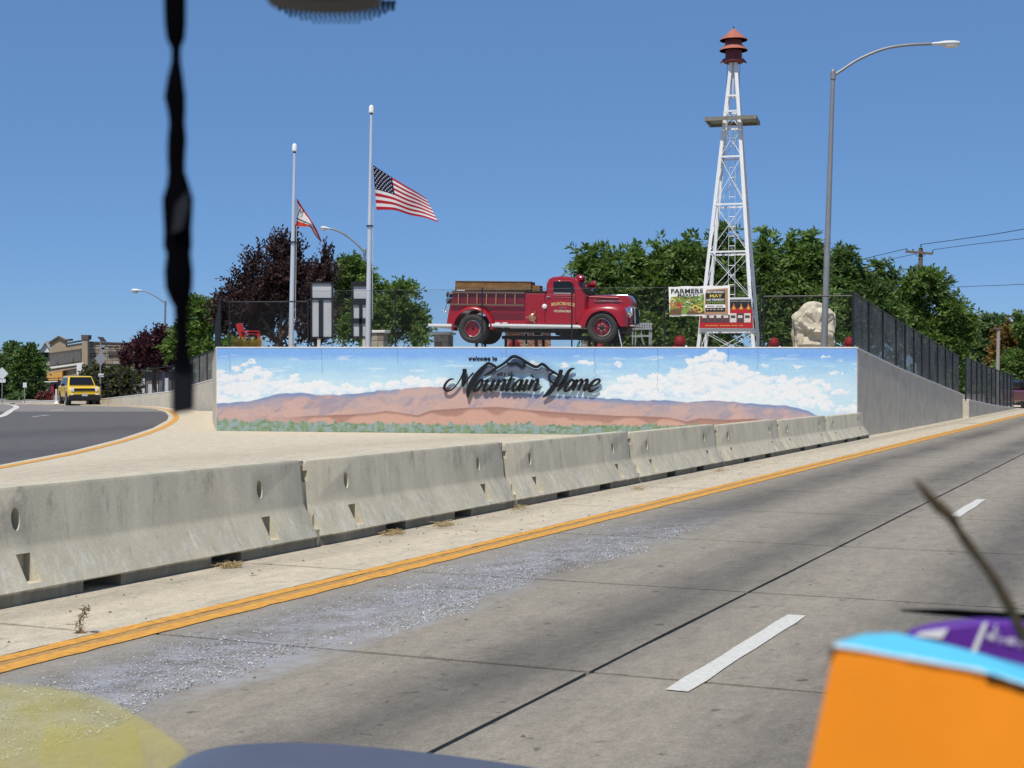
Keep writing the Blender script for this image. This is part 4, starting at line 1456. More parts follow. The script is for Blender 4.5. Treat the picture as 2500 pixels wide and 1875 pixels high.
# nose: grille, lamps, bumper
gr = tob('grille', side([(1525, 751), (1535, 751), (1536.5, 790), (1526, 790)], .62, 1.38), T_BLACK)
for k in range(9):
    y = .64 + k * .09
    tob('grille_bar', MB().bar(L(1536.4, 751, y), L(1537.8, 790, y), .03, .03), T_CHROME, parent=gr)
tob('grille_surround', MB().tube([L(1524, 750, .58), L(1525.5, 772, .54), L(1525.5, 791, .56)], .03, 8), T_CHROME, smooth=60)
tob('nose_badge', MB().prism([L(1519, 744.5, .50), L(1537, 750, .62), L(1536, 752, .62), L(1518, 747, .50)], (0, .5, 0)), T_CHROME)
for y in (.34, 1.66):
    h_ = tob('headlight', MB().lathe(L(1527, 763, y), [(.12, -.16), (.17, -.06), (.18, .03), (.15, .06), (.02, .085)], 16, axis='x'), T_CHROME, smooth=50)
    tob('lens', MB().lathe(L(1533.2, 763, y), [(.13, -.012), (.12, .012), (.04, .03)], 16, axis='x'), T_WHITE, parent=h_, smooth=50)
bp_ = MB().bar(L(1538, 797, .05), L(1538, 797, 1.95), .16, .04)
tob('bumper', bp_, mat('grey_steel', (.35, .34, .33), .5), .02)
for y in (.6, 1.4): tob('bumper_bracket', MB().bar(L(1523, 796, y), L(1538, 797, y), .08, .05), T_BLACK)
# roof lamp, siren, spot lamp
s1 = tob('roof_siren', MB().lathe(L(1405, 680, .62), [(.05, -.14), (.12, -.10), (.15, .0), (.13, .10), (.06, .13)], 14, axis='x'), T_RED2, smooth=50)
tob('horn_mouth', MB().lathe(L(1405, 680, .62) + Vector((.13, 0, 0)), [(.05, 0), (.11, .05), (.10, .055), (.0, .02)], 14, axis='x'), T_CHROME, parent=s1, smooth=50)
tob('siren_bracket', MB().bar(L(1405, 680, .62), L(1406, 690, .62), .05), T_CHROME)
tob('spot_lamp', MB().lathe(L(1428, 690, 1.35), [(.03, -.14), (.10, -.09), (.13, .02), (.13, .06), (.02, .08)], 14, axis='x'), T_RED2, smooth=50)
tob('spot_bracket', MB().bar(L(1428, 690, 1.35), L(1424, 712, 1.35), .03), T_CHROME)
tob('side_lamp', MB().lathe(L(1327.5, 748, .10), [(.075, .05), (.075, -.02), (.03, -.05)], 14, axis='y'), T_WHITE, smooth=50)
# pump valve
v = tob('pump_valve', MB().lathe(L(1299, 775, .06), [(.10, .06), (.12, .03), (.12, -.03), (.05, -.07)], 16, axis='y'), T_BRASS, smooth=45)
for a in (60, 180, 300):
    d = Vector((math.cos(R(a)), 0, math.sin(R(a))))
    tob('valve_handle', MB().bar(L(1299, 775, .0) + d * .06, L(1299, 775, -.02) + d * .2, .035), T_BRASS, parent=v)
# steps
tob('running_board', side([(1194, 789.5), (1410, 794.5), (1417.5, 797), (1417, 800.5), (1410, 802.5), (1194, 797.5)], -.04, .45), T_WHITE, .008)
tob('tail_step', side([(1041, 788), (1107, 789.8), (1107.5, 797), (1041.5, 795.5)], .0, 2.0), T_WHITE, .008)
tob('step_edge', side([(1042, 793), (1107, 794.6), (1107, 796), (1042, 794.6)], -.012, .02), mat('worn_trim', (.45, .43, .42), .5))
tob('step_edge', side([(1196, 794), (1412, 799), (1412, 800.2), (1196, 795.4)], -.052, -.03), mat('worn_trim2', (.42, .40, .39), .5))
for k in range(2):
    x = 1208 + k * 18
    tob('step_bracket', side([(x, 786.5), (x + 12, 786.8), (x + 12, 789.5), (x, 789.2)], .0, .1), T_WHITE)
# rear fittings
tob('grab_rail', MB().tube([L(1096, 710, .15), L(1090, 722, .1), L(1084, 745, .1), L(1080, 757, .12)], .017, 8), T_CHROME, smooth=60)
for x, y in ((1094, 711), (1099, 711.5), (1080, 757), (1084, 759)):
    tob('rail_knob', MB().lathe(L(x, y, .1), [(.0, -.045), (.035, -.02), (.035, .02), (.0, .045)], 10), T_CHROME, smooth=60)
for y in (715, 731): tob('tail_lamp', MB().lathe(L(1089, y, .3), [(.05, -.1), (.09, -.08), (.09, .06), (.05, .08)], 12, axis='x'), T_BLACK, smooth=45)
# chassis
tob('chassis', side([(1105, 797), (1205, 799), (1420, 803), (1520, 800), (1520, 810), (1420, 812), (1205, 807), (1105, 806)], .55, 1.45), T_BLACK)
tob('underbody', side([(1200, 799), (1410, 803), (1405, 811), (1205, 807)], .25, 1.75), T_BLACK)
tob('fuel_tank', side([(1345, 804), (1405, 805), (1400, 819), (1350, 818)], .35, 1.2), T_BLACK, .03)
for px in (1152, 1466): tob('axle', MB().tube([L(px, 801, .1), L(px, 801, 1.9)], .06, 10), T_BLACK)


def wheel(px, py, y, rpx, rimpx, front, s=1):
    r = rpx / PXM
    ri_ = rimpx / PXM
    c = L(px, py, y)
    w = tob('wheel', MB().lathe(c, [(ri_, -.02 * s), (ri_ * 1.15, -.075 * s), (r * .82, -.10 * s), (r * .95, -.075 * s), (r, -.03 * s), (r, .10 * s), (r * .95, .14 * s), (ri_, .13 * s)], 36, axis='y', caps=False), T_TYRE, smooth=35)
    rim = MB().lathe(c, [(ri_ * 1.04, -.075 * s), (ri_ * .97, -.09 * s), (ri_ * .90, -.06 * s), (ri_ * .88, (.0 if front else .16) * s)], 36, axis='y', caps=False)
    tob('rim', rim, T_CHROME if True else T_WHITE, parent=w, smooth=50)
    if front:
        disc = MB().lathe(c, [(ri_ * .9, .02 * s), (ri_ * .72, -.01 * s), (ri_ * .5, -.035 * s), (ri_ * .22, -.045 * s), (ri_ * .2, -.085 * s), (.0, -.09 * s)], 30, axis='y')
    else:
        disc = MB().lathe(c, [(ri_ * .9, .02 * s), (ri_ * .8, .11 * s), (ri_ * .45, .13 * s), (ri_ * .25, .05 * s), (.0, .04 * s)], 30, axis='y')
    tob('disc', disc, T_RED2, parent=w, smooth=40)
    for k in range(6):
        an = R(60 * k + 20)
        d = Vector((math.cos(an), 0, math.sin(an)))
        if front:
            tob('wheel_nut', MB().lathe(c + d * ri_ * .38 + Vector((0, -.05 * s, 0)), [(.022, .02 * s), (.022, -.02 * s), (.01, -.03 * s)], 8, axis='y'), T_CHROME, parent=w, smooth=40)
        d = Vector((math.cos(an + .5), 0, math.sin(an + .5)))
        tob('hand_hole', MB().lathe(c + d * ri_ * .68 + Vector((0, (-.022 if front else .09) * s, 0)), [(.035, .01 * s), (.035, -.006 * s)], 10, axis='y'), T_BLACK, parent=w)
    if front: tob('hub', MB().lathe(c + Vector((0, -.06 * s, 0)), [(ri_ * .24, 0), (ri_ * .22, -.04 * s), (ri_ * .1, -.055 * s)], 16, axis='y'), T_BLACK, parent=w, smooth=40)


wheel(1466.3, 800.5, .10, 37, 21, True)
wheel(1152, 801, .08, 36, 20, False)
wheel(1152, 801, .40, 36, 20, False)
wheel(1466.3, 800.5, 1.90, 37, 21, True, -1)
wheel(1152, 801, 1.95, 36, 20, False, -1)
wheel(1152, 801, 1.62, 36, 20, False, -1)

st = thing('display_stand', 'low black steel stand that carries the fire truck', 'stand', P(1300, 860, TZ))
tm = truck.rotation_euler.to_matrix()


def TW(px, py, y): return Vector(t_o) + tm @ L(px, py, y)


for y in (.55, 1.45): obj('beam', MB().bar(TW(1215, 822, y), TW(1438, 824, y), .1), T_BLACK, st)
for px in (1152, 1225, 1300, 1430, 1478):
    for y in (.5, 1.5):
        p = TW(px, 824 if 1200 < px < 1440 else 812, y)
        obj('post', MB().bar((p.x, p.y, 2.0), p, .09), T_BLACK, st)
obj('cross_beam', MB().bar(TW(1152, 812, .3), TW(1152, 812, 1.7), .1), T_BLACK, st)
obj('cross_beam', MB().bar(TW(1478, 812, .3), TW(1478, 812, 1.7), .1), T_BLACK, st)
obj('strut', MB().bar(TW(1503, 805, .2), TW(1512, 850, .2), .03), M_ALU, st)

# ------------------------------------------------------------------ siren tower
K_WHITE = mat('white_tower_paint', (.80, .80, .79), .5, var=.05, vscale=5)
K_GREYW = mat('weathered_platform', (.20, .20, .16), .8, var=.25, vscale=8)
K_CONE = mat('faded_red_siren', (.42, .135, .085), .6, var=.15, vscale=6)
K_DRUM = mat('dark_red_siren', (.135, .018, .022), .55, var=.2, vscale=7)
ZT = 46.0
RT = R(-15)
base = P(1789, 873, ZT)
base.z = 2.1
tw = thing('siren_tower', 'tall white lattice tower with a red siren on top and a small platform', 'tower', base)
htop = P(1791, 154, ZT + .9).z - 2.1
bw = 1.80
leanx = .017 * 1.0


def tpt(i, j, h, inset=0.0):
    """corner (i, j in -1/1) of the tower at height h above its base"""
    s = h / htop
    w = (bw * (1 - s) + .15 * s) / 2 - inset
    x, y = i * w, j * w
    c, sn = math.cos(RT), math.sin(RT)
    return Vector((base.x + x * c - y * sn + leanx * h, base.y + .9 + x * sn + y * c, base.z + h))


def hz(py, Z=ZT): return H - (py - HY) / F * Z - 2.1


for i in (-1, 1):
    for j in (-1, 1):
        b = MB()
        p, q = tpt(i, j, 0), tpt(i, j, htop + .05)
        b.bar(p, q, .10, .018, up=(0, 1, 0))
        b.bar(p + Vector((-i * .045, j * -.045, 0)), q + Vector((-i * .045, j * -.045, 0)), .018, .10, up=(0, 1, 0))
        obj('leg', b, K_WHITE, tw)
lev = [hz(y) for y in (222, 261, 300, 375, 494, 612, 728, 805)]
faces = [((-1, -1), (1, -1)), ((1, -1), (1, 1)), ((1, 1), (-1, 1)), ((-1, 1), (-1, -1))]
for h in lev:
    for a, c in faces:
        wd = .11 if abs(h - lev[-1]) < .01 else .055
        obj('crossbar', MB().bar(tpt(*a, h), tpt(*c, h), .03, wd), K_WHITE, tw)
for h0, h1 in zip([0.0] + lev[::-1][:-2], lev[::-1][:-1]):
    for a, c in faces:
        obj('brace', MB().tube([tpt(*a, h0), tpt(*c, h1)], .010, 6), K_WHITE, tw)
        obj('brace', MB().tube([tpt(*c, h0), tpt(*a, h1)], .010, 6), K_WHITE, tw)
# inner ladder
for s in (-.11, .11):
    a, c = tpt(0, .75, 1.2), tpt(0, .2, hz(300))
    v = Vector((math.cos(RT) * s, math.sin(RT) * s, 0))
    obj('ladder_rail', MB().tube([a + v, c + v * .8], .011, 6), M_ALU, tw)
n = 20
for k in range(n):
    a = tpt(0, .75, 1.2).lerp(tpt(0, .2, hz(300)), k / n)
    v = Vector((math.cos(RT) * .11, math.sin(RT) * .11, 0))
    obj('ladder_rung', MB().tube([a - v, a + v], .008, 5), M_ALU, tw)
# platform of boards
hp = hz(296, ZT + .9)
c = tpt(0, 0, hp)
MP = Matrix.Translation(c) @ Matrix.Rotation(RT, 4, 'Z')
pl = obj('platform', MB().box((0, -.62, 0), (1.62, .05, .12), M=MP).box((0, .62, 0), (1.62, .05, .12), M=MP).box((-.78, 0, 0), (.05, 1.2, .12), M=MP).box((.78, 0, 0), (.05, 1.2, .12), M=MP), K_GREYW, tw)
for k in range(8):
    y = -.56 + k * .16
    if abs(y) < .3:
        obj('plank', MB().box((-.53, y, .045), (.48, .135, .03), M=MP), K_GREYW, pl)
        obj('plank', MB().box((.53, y, .045), (.48, .135, .03), M=MP), K_GREYW, pl)
    else: obj('plank', MB().box((0, y, .045), (1.5, .135, .03), M=MP), K_GREYW, pl)
# siren head
sc_ = 46.9 / F
ctr = tpt(0, 0, hz(152, ZT + .9))
sr = obj('siren', MB().lathe(ctr, [(.30, -.02), (.33, 0), (.33, .03), (20.4 * sc_, .05), (20.4 * sc_, 36 * sc_), (20.4 * sc_, 56 * sc_)], 28), K_DRUM, tw, smooth=35)
obj('siren_roof', MB().lathe(ctr, [(34.5 * sc_, 28 * sc_), (34.5 * sc_, 29 * sc_), (20 * sc_, 43 * sc_), (19 * sc_, 42.5 * sc_), (33.5 * sc_, 28 * sc_)], 36), K_CONE, sr, smooth=35)
obj('siren_roof', MB().lathe(ctr, [(33.7 * sc_, 53 * sc_), (33.7 * sc_, 54.5 * sc_), (2.5 * sc_, 82 * sc_), (.5 * sc_, 83 * sc_), (33 * sc_, 53 * sc_)], 36), K_CONE, sr, smooth=35)
obj('spike', MB().tube([ctr + Vector((0, 0, 82 * sc_)), ctr + Vector((0, 0, 87 * sc_))], .02, 6), M_POST, sr)
for s in (-1, 1):
    obj('bracket', MB().prism([ctr + Vector((s * .24, 0, .05)), ctr + Vector((s * .42, 0, -.03)), ctr + Vector((s * .42, 0, 0)), ctr + Vector((s * .30, 0, .14))], (0, .05, 0)), K_DRUM, sr)
    obj('guy_wire', MB().tube([ctr + Vector((s * .20, -.03, 0)), tpt(s, -1, hz(222)) + Vector((s * .03, 0, 0))], .007, 5), M_POST, tw)
obj('mast', MB().tube([ctr + Vector((0, 0, .0)), tpt(0, 0, hz(222))], .03, 8), M_ALU, tw)

# sponsor board on the tower
sg = thing('sponsor_board', 'red and black sponsor board with flames, hung on the white tower', 'sign board', P(1770, 803, ZT - .1))
SB_RED, SB_BLK, SB_GRY, SB_CREAM, SB_FLAME, SB_YEL = mat('sign_red', (.50, .012, .016), .5), mat('sign_black', (.018, .018, .02), .5), mat('sign_grey', (.07, .06, .06), .5), mat('sign_cream', (.72, .70, .62), .5), mat('sign_flame', (.72, .17, .025), .5), mat('sign_yellow', (.75, .55, .10), .5)


def z8(x, y): return 1600 + x / 7.9, 680 + y / 7.9


def flat(name, pts, Y, m, parent, th=.004, f=z8, slope=0.0):
    b = MB()
    b.prism([tower_face(*f(x, y), Y) for x, y in pts], FN * -th)
    return obj(name, b, m, parent)


FA, FB = tpt(-1, -1, hz(803)), tpt(1, -1, hz(803))
FN = Vector((FB - FA).to_3d())
FN = Vector((FN.y, -FN.x, 0)).normalized()


def tower_face(px, py, off):
    k = (px - 1250) / F
    Y = (off + FA.dot(FN)) / (k * FN.x + FN.y)
    return Vector((k * Y, Y, H - (py - HY) / F * Y))


def rc(x0, y0, x1, y1, k=0): return [(x0, y1), (x1, y1 + k), (x1, y0 + k), (x0, y0)]


ZS = .12
flat('backboard', [(832, 965), (1895, 965), (1850, 390), (878, 400)], ZS, K_WHITE, sg, .05)
flat('red_field', [(845, 955), (1885, 958), (1868, 575), (870, 575)], ZS + .006, SB_RED, sg)
flat('black_field', [(870, 572), (1860, 572), (1842, 400), (884, 410)], ZS + .006, SB_BLK, sg)
for k in range(7):
    x = 885 + k * 138
    flat('name_plate', rc(x, 670, x + 125, 845), ZS + .012, SB_GRY if k not in (4, 6) else SB_CREAM, sg)
    flat('plate_print', rc(x + 18, 710, x + 105, 760), ZS + .017, SB_CREAM if k not in (4, 6) else SB_GRY, sg)
for x in (1080, 1290, 1512, 1655, 1795):
    flat('flame', [(x - 40, 600), (x + 40, 600), (x + 36, 555), (x + 14, 530), (x + 10, 490), (x - 8, 480), (x - 10, 525), (x - 34, 560)], ZS + .012, SB_FLAME, sg)
    flat('flame_core', [(x - 18, 596), (x + 18, 596), (x + 12, 560), (x, 530), (x - 14, 560)], ZS + .016, SB_YEL, sg)
for k in range(26):
    x = 970 + k * 28
    if k not in (9, 17, 22): flat('small_print', rc(x, 897 + (k % 3) * 2, x + 17, 917 - (k % 2) * 4), ZS + .013, SB_YEL, sg)
for k in range(24):
    x = 1450 + k * 16
    if k != 10: flat('small_print', rc(x, 430 + (k % 3), x + 10, 442), ZS + .013, SB_CREAM, sg)

# farmers market banner on the fence
bn = thing('market_banner', 'printed farmers market banner with vegetables, tied to the chain link fence', 'banner', onwall(1706, 735, .0))
B_W, B_GR, B_YE, B_OR, B_BR, B_BK, B_RED, B_DG, B_TAN = mat('banner_white', (.84, .84, .80), .45), mat('banner_green', (.20, .30, .05), .45), mat('banner_yellow', (.68, .54, .10), .45), mat('banner_orange', (.62, .20, .04), .45), mat('banner_brown', (.15, .075, .035), .45), mat('banner_black', (.02, .02, .02), .45), mat('banner_red', (.5, .03, .04), .45), mat('banner_dark_green', (.06, .11, .02), .45), mat('banner_tan', (.42, .24, .13), .45)


def bflat(name, pts, off, m, th=.003):
    b = MB()
    b.prism([onwall(*z8(x, y), off) for x, y in pts], -WN * th)
    return obj(name, b, m, bn)


BASE = -.13
# gently rippled sheet
b = MB()
nx_, ny_ = 26, 10
vs = []
for j in range(ny_ + 1):
    for i in range(nx_ + 1):
        u, v_ = i / nx_, j / ny_
        x = 255 + (1437 - 255) * u + (20 * v_ if u < .5 else 0) * (1 - 2 * u)
        y = (160 + 725 * 0) * (1 - v_) + 730 * v_ + (-28 * u) * 1.0 + 6 * math.sin(u * 17)
        vs.append(onwall(*z8(x, y), BASE - .006 + .004 * math.sin(u * 21 + v_ * 3)))
b.add(vs, [(j * (nx_ + 1) + i, (j + 1) * (nx_ + 1) + i, (j + 1) * (nx_ + 1) + i + 1, j * (nx_ + 1) + i + 1) for j in range(ny_) for i in range(nx_)])
sh_ = obj('sheet', b, B_W, bn, smooth=180)
bflat('green_field', [(270, 690), (940, 680), (940, 290), (860, 330), (700, 355), (520, 352), (400, 345), (300, 360)], BASE + .006, B_GR)
bflat('wooden_crate', [(275, 700), (500, 700), (500, 590), (430, 580), (290, 600)], BASE + .010, B_BR)
bflat('wooden_crate', [(600, 690), (945, 682), (945, 630), (700, 610), (620, 640)], BASE + .010, B_BR)
rg = random.Random(4)
for k in range(14):
    x = 300 + k * 14
    bflat('carrot', [(x, 560), (x + 9, 560), (x - 36 + k * 2, 450), (x - 42 + k * 2, 452)], BASE + .012, B_OR)
for k in range(120):
    x, y = rg.uniform(285, 925), rg.uniform(350, 560)
    w, hh = rg.uniform(8, 40), rg.uniform(8, 30)
    a = rg.uniform(-.8, .8)
    m = rg.choice([B_GR, B_DG, B_YE, B_YE, B_DG, B_TAN, B_W])
    pts = [(x + math.cos(t) * w * math.cos(a) - math.sin(t) * hh * .35 * math.sin(a), y + math.cos(t) * w * math.sin(a) + math.sin(t) * hh * .35 * math.cos(a)) for t in [6.283 * q_ / 8 for q_ in range(8)]]
    bflat('leaf', pts[::-1], BASE + .012 + k * .00005, m)
for x, y, r in ((470, 510, 34), (440, 480, 18), (500, 560, 26)):
    bflat('tomato', [(x + r * math.cos(-t), y + r * math.sin(-t)) for t in [6.283 * q_ / 12 for q_ in range(12)]], BASE + .020, B_RED)
for x, y, r in ((770, 560, 62), (850, 605, 60), (700, 600, 40), (790, 620, 40)):
    bflat('sunflower', [(x + r * math.cos(-t), y + r * .9 * math.sin(-t)) for t in [6.283 * q_ / 14 for q_ in range(14)]], BASE + .019, B_YE if r > 50 else B_TAN)
    bflat('sunflower_heart', [(x + r * .5 * math.cos(-t), y + r * .45 * math.sin(-t)) for t in [6.283 * q_ / 12 for q_ in range(12)]], BASE + .0225, B_BR)
bflat('easel_frame', [(945, 690), (1400, 690), (1395, 185), (985, 215), (960, 300)], BASE + .008, B_TAN)
bflat('chalk_board', [(972, 640), (1345, 640), (1345, 225), (1000, 240), (972, 300)], BASE + .012, B_BK)
bflat('ribbon', [(955, 565), (1355, 562), (1345, 500), (965, 500)], BASE + .018, B_W)


def btext(body, x, y, w, h, m, off=.022, o_=.02):
    place_text('lettering', body, onwall(*z8(x, y), BASE + off), WD, WN, w / 7.9 / F * 41.5 / .966, m, bn, height=h / 7.9 / F * 41.5, offset=o_)


btext('FARMERS', 610, 240, 570, 85, B_BK, .012)
btext('MARKET', 635, 322, 380, 52, B_BK, .026)
btext('FIRST WEDNESDAY', 1165, 262, 310, 36, B_W)
btext('MAY', 1168, 335, 215, 58, B_YE)
btext('LAST WEDNESDAY', 1160, 408, 320, 36, B_W)
btext('SEPTEMBER', 1160, 463, 325, 42, B_GR, .024)
for k in range(15):
    x = 1000 + k * 21
    if k != 7: bflat('small_print', rc(x, 518 + (k % 3) * 3, x + 13, 548), BASE + .022, B_BR)
for k in range(14):
    x = 995 + k * 23
    if k != 8: bflat('small_print', rc(x, 585, x + 15, 606 - (k % 3) * 2), BASE + .017, B_TAN if k % 3 else B_W)

# ------------------------------------------------------------------ boulder
M_BOULDER = mat('cream_boulder', (.62, .55, .41), .9, var=.3, vscale=3.5, bump=.3, bscale=9)
bo_out = [(1936, 860), (1935, 800), (1936, 768), (1948, 757), (1962, 740), (1978, 734.5), (1990, 734), (2003, 742), (2012, 754), (2025, 758), (2036, 770), (2037, 800), (2036, 860)]
YB = 46.3
bm = bmesh.new()
oc = [P(x, y, YB) for x, y in resample(spline([(a, c_, 0) for a, c_ in bo_out], 4), 60)]
cen = P(1986, 800, YB)
rings = []
for k, (dy, s) in enumerate(((-.42, .72), (-.36, .86), (-.22, .96), (0, 1.0), (.25, .97), (.5, .85), (.6, .6))):
    ring = []
    for p in oc:
        q = cen + (p - cen) * s
        q = Vector((q.x, q.y + dy, q.z))
        ring.append(bm.verts.new(q))
    rings.append(ring)
for a, c_ in zip(rings, rings[1:]):
    for i in range(60): bm.faces.new((a[i], a[(i + 1) % 60], c_[(i + 1) % 60], c_[i]))
for ring, y in ((rings[0], -.44), (rings[-1], .62)):
    m_ = bm.verts.new((cen.x, cen.y + y, cen.z))
    for i in range(60): bm.faces.new((ring[i], ring[(i + 1) % 60], m_))
bmesh.ops.recalc_face_normals(bm, faces=bm.faces)
bmesh.ops.subdivide_edges(bm, edges=bm.edges[:], cuts=3, use_grid_fill=True)
from mathutils import noise as mn
for v in bm.verts:
    p = v.co * 2.6
    d = mn.noise(p) * .10 + abs(mn.noise(v.co * 1.7 + Vector((3, 1, 7)))) * -.14 + mn.noise(v.co * 7) * .03
    vd = mn.voronoi(v.co * 2.4 + Vector((mn.noise(v.co * 3) * .5, 0, 0)))[0]
    d += .02 * min(1, (vd[1] - vd[0]) * 3) - .02 * math.exp(-(vd[1] - vd[0]) * 14)
    # a slanting ledge across the face, and the crevices to its right
    e = (v.co.z - (2.9 - (v.co.x - cen.x) * .55))
    if v.co.y < cen.y: d += .07 * math.tanh(e * 14)
    v.co += (v.co - cen).normalized() * d * .6 + Vector((0, -1, 0)) * d * (.9 if v.co.y < cen.y else 0)
me = bpy.data.meshes.new('boulder')
bm.to_mesh(me)
bm.free()
tag(obj('boulder', me, M_BOULDER, smooth=30), 'big cream boulder standing upright behind the street lamp pole', 'boulder')

# ------------------------------------------------------------------ hydrants, metal table, brick walls behind
M_HYD = mat('hydrant_red', (.22, .010, .014), .6, spec=.2, var=.2, vscale=6)


def hydrant(px, py, Y, label, s=1.0):
    c = P(px, py, Y)
    o = thing('fire_hydrant', label, 'hydrant', (c.x, Y, c.z - .75 * s), 'red fire hydrants behind the mural wall')
    z = c.z - .75 * s
    obj('barrel', MB().lathe((c.x, Y, z), [(.17 * s, 0), (.17 * s, .05), (.12 * s, .07), (.12 * s, .5 * s), (.15 * s, .52 * s), (.15 * s, .55 * s)], 18), M_HYD, o, smooth=40)
    obj('bonnet', MB().lathe((c.x, Y, z), [(.155 * s, .555 * s), (.15 * s, .62 * s), (.11 * s, .70 * s), (.05 * s, .74 * s), (.03 * s, .745 * s), (.03 * s, .755 * s)], 18), M_HYD, o, smooth=50)
    for sd in (-1, 1): obj('nozzle_cap', MB().lathe((c.x + sd * .15 * s, Y, z + .42 * s), [(.07 * s, -.06), (.07 * s, .04), (.03, .06)] if sd > 0 else [(.03, -.06), (.07 * s, -.04), (.07 * s, .06)], 12, axis='x'), M_HYD if sd < 0 else M_ALU, o, smooth=40)


hydrant(1660, 819, 44.5, 'red fire hydrant below the market banner, left of the tower', 1.15)
hydrant(1890, 824, 45.5, 'red fire hydrant between the tower and the boulder', 1.0)
hydrant(2074, 822, 45, 'red fire hydrant right of the boulder, by the dark mesh fence')
hydrant(1256, 828, 48.5, 'red fire hydrant under the middle of the fire truck', 1.2)
hydrant(1463, 838, 48.5, 'red fire hydrant behind the front wheel of the fire truck')

o = thing('metal_table', 'pale perforated metal picnic table beside the front of the fire truck', 'table', P(1566, 860, 46.5))
b = MB()
YT = 46.5
M_TBL = mat('pale_coated_metal', (.36, .375, .38), .5)
for k in range(9):
    obj('top_slat', MB().bar(P(1541 + k * 6.1, 790.5, YT), P(1539 + k * 6.1, 803, YT + .0) + Vector((0, .0, 0)), .055, .02, up=(0, 1, 0)), M_TBL, o)
obj('top_frame', MB().bar(P(1541, 790, YT + .3), P(1592, 790, YT + .3), .05).bar(P(1541, 803, YT - .04), P(1592, 803, YT - .04), .04), M_TBL, o)
for x in (1545, 1552, 1586, 1590):
    obj('leg', MB().tube([P(x, 803, YT), P(x - 1, 860, YT)], .022, 6), M_TBL, o)
obj('seat_rail', MB().bar(P(1536, 821, YT - .2), P(1592, 820, YT - .2), .06, .05), M_TBL, o)
obj('brace', MB().tube(spline([P(1565, 803, YT), P(1568, 830, YT), P(1576, 848, YT)], 4), .02, 6), M_TBL, o)

BRK = [mat('brick_orange', (.34, .15, .09), .9, var=.15, vscale=9), mat('brick_tan', (.42, .26, .17), .9, var=.15, vscale=9), mat('brick_brown', (.26, .12, .08), .9, var=.15, vscale=9)]
M_MORT = mat('mortar', (.55, .52, .47), .95)


def brick_house(label, x0, x1, ytop, ybot, Y, name='brick_building', bw_=9.0, bh_=4.0, wins=()):
    a, c_ = P(x0, ytop, Y), P(x1, ybot, Y)
    o = thing(name, label, 'building', ((a.x + c_.x) / 2, Y, 0))
    obj('wall', MB().box(((a.x + c_.x) / 2, Y + 2, (a.z - 0) / 2), (c_.x - a.x, 4, a.z)), M_MORT, o)
    rows = int((ybot - ytop) / bh_)
    meshes = {}
    cache = {}
    for r in range(rows):
        x = x0 - (bw_ / 2 if r % 2 else 0)
        while x < x1:
            l, r_ = max(x + .5, x0), min(x + bw_ - .5, x1)
            yc = ytop + (r + .5) * bh_
            if r_ - l > 1 and not any(wx0 < (l + r_) / 2 < wx1 and wy0 < yc < wy1 for wx0, wx1, wy0, wy1 in wins):
                key = round(r_ - l, 1)
                if key not in cache:
                    w = (r_ - l) / F * Y
                    hgt = (bh_ - .8) / F * Y
                    cache[key] = [MB().box((0, -.03, 0), (w, .08, hgt)).mesh('brick') for _ in BRK]
                    for q_, mm in zip(cache[key], BRK): q_.materials.append(mm)
                bo = link('brick', rnd.choice(cache[key]), o)
                bo.location = P((l + r_) / 2, yc, Y) - W[o.name]
            x += bw_
    for wx0, wx1, wy0, wy1 in wins:
        p, q = P(wx0, wy1, Y), P(wx1, wy0, Y)
        w = obj('window', MB().box(((p.x + q.x) / 2, Y - .02, (p.z + q.z) / 2), (q.x - p.x, .12, q.z - p.z)), M_WHITE, o)
        obj('pane', MB().box(((p.x + q.x) / 2, Y - .09, (p.z + q.z) / 2), ((q.x - p.x) * .8, .03, (q.z - p.z) * .85)), T_GLASS, w)
    obj('parapet', MB().box(((a.x + c_.x) / 2, Y + 1.9, a.z + .12), (c_.x - a.x + .2, 4.3, .24)), M_CONC_W, o)
    return o


brick_house('orange brick building glimpsed under the fire truck', 1233, 1345, 807, 849, 66, wins=((1281, 1288, 812, 842), (1301, 1324, 809, 819)))
brick_house('brick building glimpsed between the fire truck and the tower', 1430, 1640, 812, 849, 70, wins=((1444, 1456, 818, 840), (1608, 1616, 820, 842)))

# ------------------------------------------------------------------ trees
def leaf_mat(name, c0, c1, trans=.3):
    m = bpy.data.materials.new(name)
    m.use_nodes = True
    g = N(m)
    nt = g.nt
    b = nt.nodes['Principled BSDF']
    b.inputs['Roughness'].default_value = .55
    b.inputs['Specular IOR Level'].default_value = .35
    geo = g.new('ShaderNodeNewGeometry')
    col = g.mix(geo.outputs['Random Per Island'], c0, c1)
    k = g.ramp(g.noise(geo.outputs['Position'], .8, 3, .5), .3, .7, .75, 1.25)
    col = g.mix(1.0, col, k, 'MULTIPLY')
    g.put(b.inputs['Base Color'], col)
    tr = g.new('ShaderNodeBsdfTranslucent')
    g.put(tr.inputs['Color'], g.mix(1.0, col, (1.1, 1.25, .6), 'MULTIPLY'))
    mx = g.new('ShaderNodeMixShader')
    mx.inputs[0].default_value = trans
    nt.links.new(b.outputs[0], mx.inputs[1])
    nt.links.new(tr.outputs[0], mx.inputs[2])
    nt.links.new(mx.outputs[0], nt.nodes['Material Output'].inputs['Surface'])
    return m


